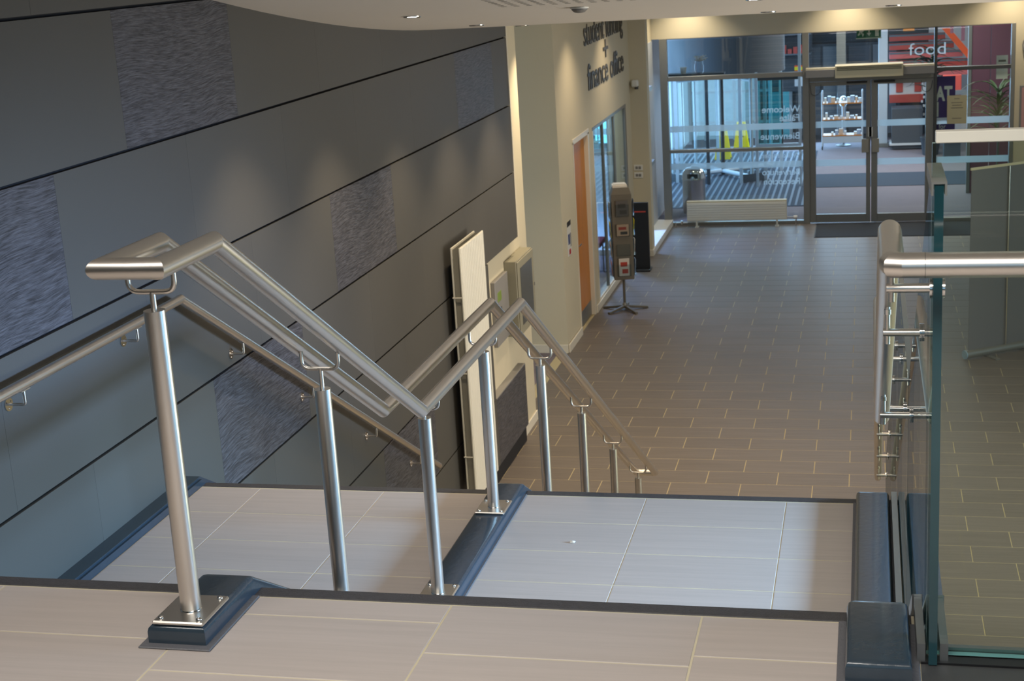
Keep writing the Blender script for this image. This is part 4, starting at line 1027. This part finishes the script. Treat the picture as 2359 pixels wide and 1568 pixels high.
for a in (35, 125, 215, 305):
    x, y = -2.75+Rr*.93*math.cos(math.radians(a)), 29.2+Rr*.93*math.sin(math.radians(a))
    at(T('wing_stile', [(x, y, Z0+.02), (x, y, -1.02)], .03, 'framew', n=8), rd)
    at(T('wing_rail', [(-2.75, 29.2, Z0+.08), (x, y, Z0+.08)], .045, 'framew', n=8), rd); at(T('wing_rail', [(-2.75, 29.2, -1.1), (x, y, -1.1)], .03, 'framew', n=8), rd)
    bm = bmesh.new(); v = [bm.verts.new(p) for p in ((-2.75, 29.2, Z0+.12), (x, y, Z0+.12), (x, y, -1.12), (-2.75, 29.2, -1.12))]; bm.faces.new(v); at(M_('wing_pane', bm, 'glass'), rd)
at(T('shaft', [(-2.75, 29.2, Z0), (-2.75, 29.2, -1.0)], .04, 'alu_dark', n=14), rd)
# barrier mat of light and dark bars
em = E_('entrance_mat', (-2.2, 28.5, Z0), 'striped barrier mat of dark and pale bars inside the entrance', 'mat')
MT['matdark'] = mat('navy_mat', srgb(46, 56, 72), .95); MT['matlight'] = mat('pale_mat_bar', srgb(96, 108, 124), .7, .1)
at(B('base', -3.98, -1.02, 25.5, 32.2, Z0+.0004, Z0+.006, 'matdark'), em)
for i in range(27): at(B('bar', -3.96+.11*i, -3.92+.11*i, 25.55, 32.15, Z0+.006, Z0+.010, 'matlight'), em)
m2 = E_('floor_mat', (0, 28, Z0), 'dark blue-grey walk-off mat behind the double doors', 'mat')
at(B('pile', -.98, 3.4, 27.4, 28.95, Z0+.0004, Z0+.008, 'matdark', bev=.002), m2)
# chrome bin
bi = E_('litter_bin', (-2.87, 25.15, Z0), 'dome-topped polished chrome litter bin behind the left glass', 'bin')
bm = bmesh.new(); lathe(bm, (0, 0, 0), [(.19, .0), (.195, .02), (.195, .56), (.2, .57)], 36); M_('body', bm, 'steel', bi, True, 30)
bm = bmesh.new(); lathe(bm, (0, 0, .57), [(.2, 0), (.198, .06), (.18, .13), (.13, .19), (.06, .215), (.001, .22)], 36); M_('dome', bm, 'polished', bi, True, 60)
B('flap', -.09, .09, -.196, -.185, .60, .68, 'darkgrey', bi)
# wet floor sign
wf = E_('wet_floor_sign', (-2.66, 32.6, Z0), 'yellow folding wet-floor sign in the lobby', 'floor sign')
MT['signyellow'] = mat('sign_yellow', srgb(236, 214, 20), .5)
for s_i, nm in ((-1, 'front_board'), (1, 'rear_board')):
    bm = bmesh.new(); v = [bm.verts.new(p) for p in ((-.17, s_i*.16, 0), (.17, s_i*.16, 0), (.09, s_i*.015, .62), (-.09, s_i*.015, .62))]; bm.faces.new(v)
    bmesh.ops.solidify(bm, geom=bm.faces[:], thickness=.012); M_(nm, bm, 'signyellow', wf)
bm = bmesh.new(); v = [bm.verts.new(p) for p in ((-.06, -.105, .30), (.06, -.105, .30), (0, -.085, .42))]; bm.faces.new(v); bmesh.ops.solidify(bm, geom=bm.faces[:], thickness=.004); M_('warning_triangle', bm, 'black', wf)
wf2 = E_('wet_floor_sign', (-2.95, 31.4, Z0), 'second yellow wet-floor sign behind the revolving door glass', 'floor sign')
for s_i, nm in ((-1, 'front_board'), (1, 'rear_board')):
    bm = bmesh.new(); v = [bm.verts.new(p) for p in ((-.17, s_i*.16, 0), (.17, s_i*.16, 0), (.09, s_i*.015, .62), (-.09, s_i*.015, .62))]; bm.faces.new(v)
    bmesh.ops.solidify(bm, geom=bm.faces[:], thickness=.012); M_(nm, bm, 'signyellow', wf2)
# shelf trolley with books and boxes
st = E_('display_trolley', (-.515, 32.5, Z0), 'wheeled display trolley with three wooden shelves seen through the left door', 'trolley')
for x in (-.93, -.10):
    for y in (32.32, 32.68): at(T('upright', [(x, y, Z0+.05), (x, y, -1.78)], .018, 'framew', n=10), st)
    for y in (32.32, 32.68):
        bm = bmesh.new(); cyl(bm, (x-.012, y, Z0+.04), .04, .024, 14, 'X'); at(M_('castor', bm, 'black', None, True), st)
for z in (-2.02, -2.36, -2.70): at(B('shelf', -.93, -.10, 32.30, 32.70, z-.02, z, 'wood', bev=.003), st)
at(B('base_panel', -.92, -.11, 32.31, 32.33, -2.86, -2.72, 'bluejamb'), st)
cols = [('leaf_white', .05), ('leaf_blue', .04), ('leaf_peach', .05), ('leaf_white', .06), ('framew', .05), ('red', .03), ('leaf_white', .05), ('slate', .0)]
def stock(z, xs, nm, lab, hs):
    for i, x in enumerate(xs):
        h_ = hs[i % len(hs)]; w_ = .045+.02*(i % 3)
        o = E_(nm, (x, 32.42, z), '%s, %s' % (['white', 'pale blue', 'peach', 'white'][i % 4]+' '+nm.replace('_', ' '), lab), 'stationery', 'stationery on the display trolley')
        o['label'] = 'small %s packet %s from the left on the %s of the trolley' % (['white', 'pale blue', 'peach', 'bluish white'][i % 4], ['first', 'second', 'third', 'fourth', 'fifth', 'sixth', 'seventh', 'eighth'][i], lab)
        B('body', -w_/2, w_/2, -.05, .05, 0, h_, ['leaf_white', 'leaf_blue', 'leaf_peach', 'framew'][i % 4], o, bev=.003)
        B('flap', -w_/2, w_/2, -.052, .05, h_, h_+.012, 'plastic_white', o)
stock(-2.02, (-.86, -.78, -.70, -.61, -.38, -.30, -.22, -.15), 'packet', 'top shelf', (.10, .13, .11, .08))
stock(-2.36, (-.84, -.74, -.64, -.54, -.40, -.31, -.22), 'packet', 'middle shelf', (.12, .05, .06, .05))
stock(-2.70, (-.72, -.63, -.54, -.45, -.24, -.17), 'packet', 'bottom shelf', (.05, .09, .12, .07))
# columns and frames
cl = E_('lobby_column', (.32, 32.6, Z0), 'pale blue-grey column beyond the double doors', 'column')
at(B('shaft', .23, .42, 32.5, 32.7, Z0, .36, 'framew', bev=.01), cl); at(B('base', .20, .45, 32.47, 32.73, Z0, Z0+.08, 'alu', bev=.004), cl)
cl = E_('lobby_column', (-.55, 33.6, Z0), 'blue-grey column behind the display trolley', 'column')
at(B('shaft', -.64, -.46, 33.5, 33.7, Z0, .36, 'lob_grey', bev=.01), cl); at(B('base', -.67, -.43, 33.47, 33.73, Z0, Z0+.08, 'alu'), cl)
hs = E_('sanitiser_stand', (-.50, 32.9, Z0), 'chrome-topped dispenser post standing behind the display trolley', 'dispenser')
at(T('post', [(-.50, 32.9, Z0+.03), (-.50, 32.9, -2.14)], .03, 'framew', n=12), hs)
bm = bmesh.new(); lathe(bm, (-.50, 32.9, -2.15), [(.05, 0), (.075, .03), (.075, .16), (.05, .2), (.01, .22)], 20); at(M_('dispenser', bm, 'polished', None, True), hs)
bm = bmesh.new(); lathe(bm, (-.50, 32.9, Z0), [(.16, 0), (.16, .02), (.03, .035)], 20); at(M_('foot', bm, 'alu', None, True), hs)
ds = E_('twin_plaques', (-.52, 31.0, -1.3), 'pair of small pale blue cards hanging above the display trolley', 'sign')
at(B('card', -.64, -.53, 31.0, 31.01, -1.52, -1.34, 'framew'), ds); at(B('card', -.49, -.38, 31.0, 31.01, -1.52, -1.34, 'framew'), ds); at(B('rail', -.60, -.42, 31.005, 31.012, -1.34, .36, 'alu'), ds)
# grey units behind the door glass
cb2 = E_('tall_cupboard', (-.3, 34.0, Z0), 'dark grey cupboards along the far lobby wall', 'cupboard')
for i, x in enumerate((-1.5, -.95, -.40, .12)):
    at(B('door', x, x+.50, 33.95, 34.0, Z0+.1, -.95, 'lob_grey' if i % 2 else 'lob_dark', bev=.004), cb2)
at(B('body', -1.55, .70, 34.0, 34.38, Z0, -.90, 'lob_dark'), cb2)
# red terrace of steps / seating with plant, counter and strips
rs = E_('red_steps', (1.0, 33.0, Z0), 'red and pink horizontally banded steps rising at the right of the lobby', 'steps')
MT['pink'] = mat('pink_band', srgb(214, 112, 112), .6)
for i in range(5):
    z = -1.42+.17*i
    at(B('step', .46, 2.30-.17*i, 32.6+.22*i, 32.8+.22*i+.04, z-.13, z, ['pink', 'red', 'pink', 'red', 'red'][i], bev=.003), rs); at(B('step_edge', .46, 2.30-.17*i, 32.59+.22*i, 32.6+.22*i, z-.035, z+.004, 'lob_grey'), rs)
bm = bmesh.new(); v = [(1.50, -.58), (1.66, -.58), (2.42, -1.50), (2.26, -1.50)]
a_ = [bm.verts.new((x, 32.50, z)) for x, z in v]; b_ = [bm.verts.new((x, 32.56, z)) for x, z in v]
bm.faces.new(a_); bm.faces.new(b_[::-1])
for i in range(4): bm.faces.new([a_[(i+1) % 4], a_[i], b_[i], b_[(i+1) % 4]])
at(M_('orange_string', bm, 'orange'), rs)
at(B('orange_square', .75, .98, 33.40, 33.42, -.66, -.56, mat('amber', srgb(240, 150, 40), .6)), rs)
rc = E_('red_counter', (1.0, 32.2, Z0), 'dark counter with red panels and a chequered strip behind the right door', 'counter')
at(B('body', .50, 1.12, 32.0, 32.6, Z0+.02, -2.15, 'lob_dark', bev=.004), rc); at(B('top', .46, 1.16, 31.95, 32.62, Z0+.10, Z0+.14, 'lob_white'), rc)
at(B('red_panel', .46, 1.16, 32.9, 32.93, -2.12, -1.95, 'red'), rc); at(B('red_panel', .60, .74, 32.9, 32.93, -1.90, -1.70, 'red'), rc); at(B('red_panel', .98, 1.12, 32.9, 32.93, -1.90, -1.70, 'red'), rc)
at(B('white_panel', .46, 1.30, 32.93, 32.95, -1.95, -1.5, 'lob_white'), rc); at(B('orange_strip', 1.20, 1.27, 32.5, 32.53, -2.6, -1.95, 'orange'), rc)
for i in range(11): at(B('check', 1.10+.04*(i % 2), 1.14+.04*(i % 2), 32.48, 32.50, -2.45+.09*i, -2.40+.09*i, 'lob_white'), rc)
wp = S(B('wall_far', 1.30, 2.3, 34.0, 34.05, Z0, .36, 'lob_white'), 'white wall panel at the right of the lobby', 'wall')
hg = E_('hanging_banner', (1.6, 31.5, 0), 'two narrow dark red hanging strips in front of the white panel', 'banner')
at(B('strip', 1.62, 1.68, 31.5, 31.51, -.62, .36, 'maroon'), hg); at(B('strip', 1.83, 1.90, 31.5, 31.51, -.78, .36, 'maroon'), hg)
rp = E_('red_seat_block', (1.75, 30.6, Z0), 'red panelled seat block behind the posters', 'seating')
at(B('back', 1.45, 1.80, 30.6, 30.66, -2.1, -1.36, 'red', bev=.01), rp); at(B('rail', 1.40, 1.90, 30.58, 30.6, -1.75, -1.66, 'lob_grey'), rp); at(B('seat', 1.45, 1.80, 30.2, 30.6, -2.6, -2.45, 'red', bev=.02), rp); at(B('base', 1.47, 1.78, 30.25, 30.6, Z0, -2.6, 'lob_dark'), rp)
mw = E_('maroon_partition', (2.2, 26.5, Z0), 'tall maroon panelled partition at the right end of the lobby', 'partition')
at(B('panel', 1.72, 2.02, 26.5, 26.56, Z0, .34, 'maroon', bev=.003), mw); at(B('panel', 2.03, 2.75, 26.5, 26.56, Z0, .34, 'maroon', bev=.003), mw); at(B('edge_post', 1.66, 1.715, 26.48, 26.58, Z0, .34, 'alu'), mw)
# palm-like plants
def blade(bm, L, w, az, lean, droop, z0=0):
    n = 7; pl = []
    for i in range(n+1):
        t = i/n; r = L*(math.sin(lean)*t+droop*t*t*.5); z = z0+L*(math.cos(lean)*t-droop*.55*t*t*t)
        ww = w*math.sin(PI*min(1, .12+.88*t))**.7*(1-t*.6)
        dx, dy = math.cos(az), math.sin(az)
        pl.append((bm.verts.new((r*dx-ww*dy, r*dy+ww*dx, z)), bm.verts.new((r*dx, r*dy, z-ww*.35)), bm.verts.new((r*dx+ww*dy, r*dy-ww*dx, z))))
    for a, b in zip(pl, pl[1:]):
        for k in (0, 1): bm.faces.new([a[k], a[k+1], b[k+1], b[k]])
MT['leafg'] = mat('glossy_green_leaf', srgb(62, 96, 44), .45, var=.25, vscale=6); MT['leafd'] = mat('dark_green_leaf', srgb(30, 48, 36), .6, var=.2, vscale=6)
def plant(name, loc, label, m, n, L, w, h):
    e = E_(name, loc, label, 'plant'); r = random.Random(3)
    bm = bmesh.new(); lathe(bm, (0, 0, 0), [(.15, 0), (.20, .34), (.21, .36), (.18, .36), (.17, .32)], 24); M_('pot', bm, 'lob_dark', e, True, 40)
    T('stem', [(0, 0, .3), (.02, 0, h*.6), (0, .01, h)], .018, 'stand', e, 10)
    for i in range(n):
        bm = bmesh.new(); blade(bm, L*r.uniform(.7, 1.1), w, r.uniform(0, 2*PI), r.uniform(.25, 1.1), r.uniform(.7, 1.5), h*r.uniform(.62, 1.0)); M_('leaf', bm, m, e)
plant('potted_palm', (2.02, 24.85, Z0), 'tall potted palm with arching green leaves beside the right end of the screen', 'leafg', 48, .62, .030, 1.95)
plant('dark_plant', (1.25, 31.2, Z0), 'dark leafy plant in front of the red steps', 'leafd', 40, .55, .05, 2.1)
# shelf with vase and cup on the left of the lobby
vs_ = E_('high_shelf', (-3.1, 25.6, -.72), 'dark shelf bracket high behind the left glass', 'shelf')
at(B('board', -3.42, -2.35, 25.5, 25.8, -.735, -.70, 'lob_dark'), vs_); at(B('support', -3.42, -3.39, 25.5, 25.8, -.85, -.735, 'alu'), vs_)
va = E_('glass_vase', (-2.78, 25.62, -.70), 'clear glass vase with pale stuffing on the high shelf', 'vase')
bm = bmesh.new(); lathe(bm, (0, 0, 0), [(.055, 0), (.075, .03), (.08, .12), (.06, .19), (.065, .21)], 20); M_('vessel', bm, 'clear', va, True)
bm = bmesh.new(); r_ = random.Random(5)
for i in range(26):
    a = r_.uniform(0, 2*PI); d_ = r_.uniform(.02, .12); z_ = .22+r_.uniform(0, .07)
    tube(bm, [(0, 0, .2), (d_*math.cos(a), d_*math.sin(a), z_), (1.3*d_*math.cos(a+.5), 1.3*d_*math.sin(a+.5), z_+.01)], .006, 6)
o = M_('dried_tuft', bm, 'leaf_white', va, True); o['kind'] = 'stuff'
cu2 = E_('white_cup', (-3.05, 25.62, -.70), 'white beaker beside the vase on the high shelf', 'cup')
bm = bmesh.new(); lathe(bm, (0, 0, 0), [(.04, 0), (.06, .10), (.056, .10), (.038, .01)], 20); M_('beaker', bm, 'plastic_white', cu2, True); bm = bmesh.new(); lathe(bm, (0, 0, .1), [(.062, 0), (.062, .01), (.01, .014)], 20); M_('lid', bm, 'plastic_white', cu2, True)
# interior shop display behind the left glass
sh = E_('shop_display', (-1.7, 33.6, Z0), 'lit shelves of goods with red and orange signs behind the left glass', 'shelves')
MT['glow2'] = emit('display_lamp', (1, .82, .4, 1), 3)
at(B('back_panel', -2.1, -1.18, 33.9, 33.95, -1.9, .3, 'lob_dark'), sh)
for z in (-1.05, -.62, -.2): at(B('shelf', -2.1, -1.2, 33.6, 33.9, z-.03, z, 'lob_grey'), sh)
for i in range(7):
    at(B('red_box', -2.06+.12*i, -1.97+.12*i, 33.62, 33.75, -1.05, -1.05+.10+.04*(i % 3), 'red'), sh); at(B('goods_box', -2.05+.12*i, -1.96+.12*i, 33.62, 33.75, -.62, -.52+.05*(i % 2), ['orange', 'lob_white', 'leaf_yellow'][i % 3]), sh)
at(B('lamp', -1.52, -1.48, 33.58, 33.6, -.58, -.46, 'glow2'), sh); at(B('lamp', -1.45, -1.25, 33.58, 33.6, -.34, -.31, 'glow2'), sh)
at(B('sign_band', -1.55, -1.28, 33.5, 33.52, -1.42, -1.30, 'orange'), sh); at(B('sign_band', -1.55, -1.28, 33.49, 33.5, -1.40, -1.33, 'leaf_yellow'), sh)
at(B('sign_band', -1.55, -1.28, 33.5, 33.52, -1.75, -1.55, 'framew'), sh)
fd = E_('inner_door_frame', (-1.45, 27.6, Z0), 'pale blue metal frame of an inner glazed panel left of the doors', 'frame')
at(B('upright', -1.215, -1.165, 27.58, 27.63, Z0, .3, 'framew'), fd); at(B('upright', -1.99, -1.945, 27.58, 27.63, Z0, -.9, 'framew'), fd)
at(B('crossbar', -1.94, -1.215, 27.585, 27.625, -.02, .06, 'framew'), fd); at(B('crossbar', -1.94, -1.215, 27.585, 27.625, -1.05, -.99, 'alu_dark'), fd)
at(B('pane', -1.94, -1.52, 27.60, 27.606, -2.2, -1.05, 'tealglass'), fd); at(B('crossbar', -1.94, -1.215, 27.585, 27.625, -2.26, -2.2, 'framew'), fd); at(B('upright', -1.52, -1.49, 27.585, 27.625, -2.2, -1.05, 'alu_dark'), fd)
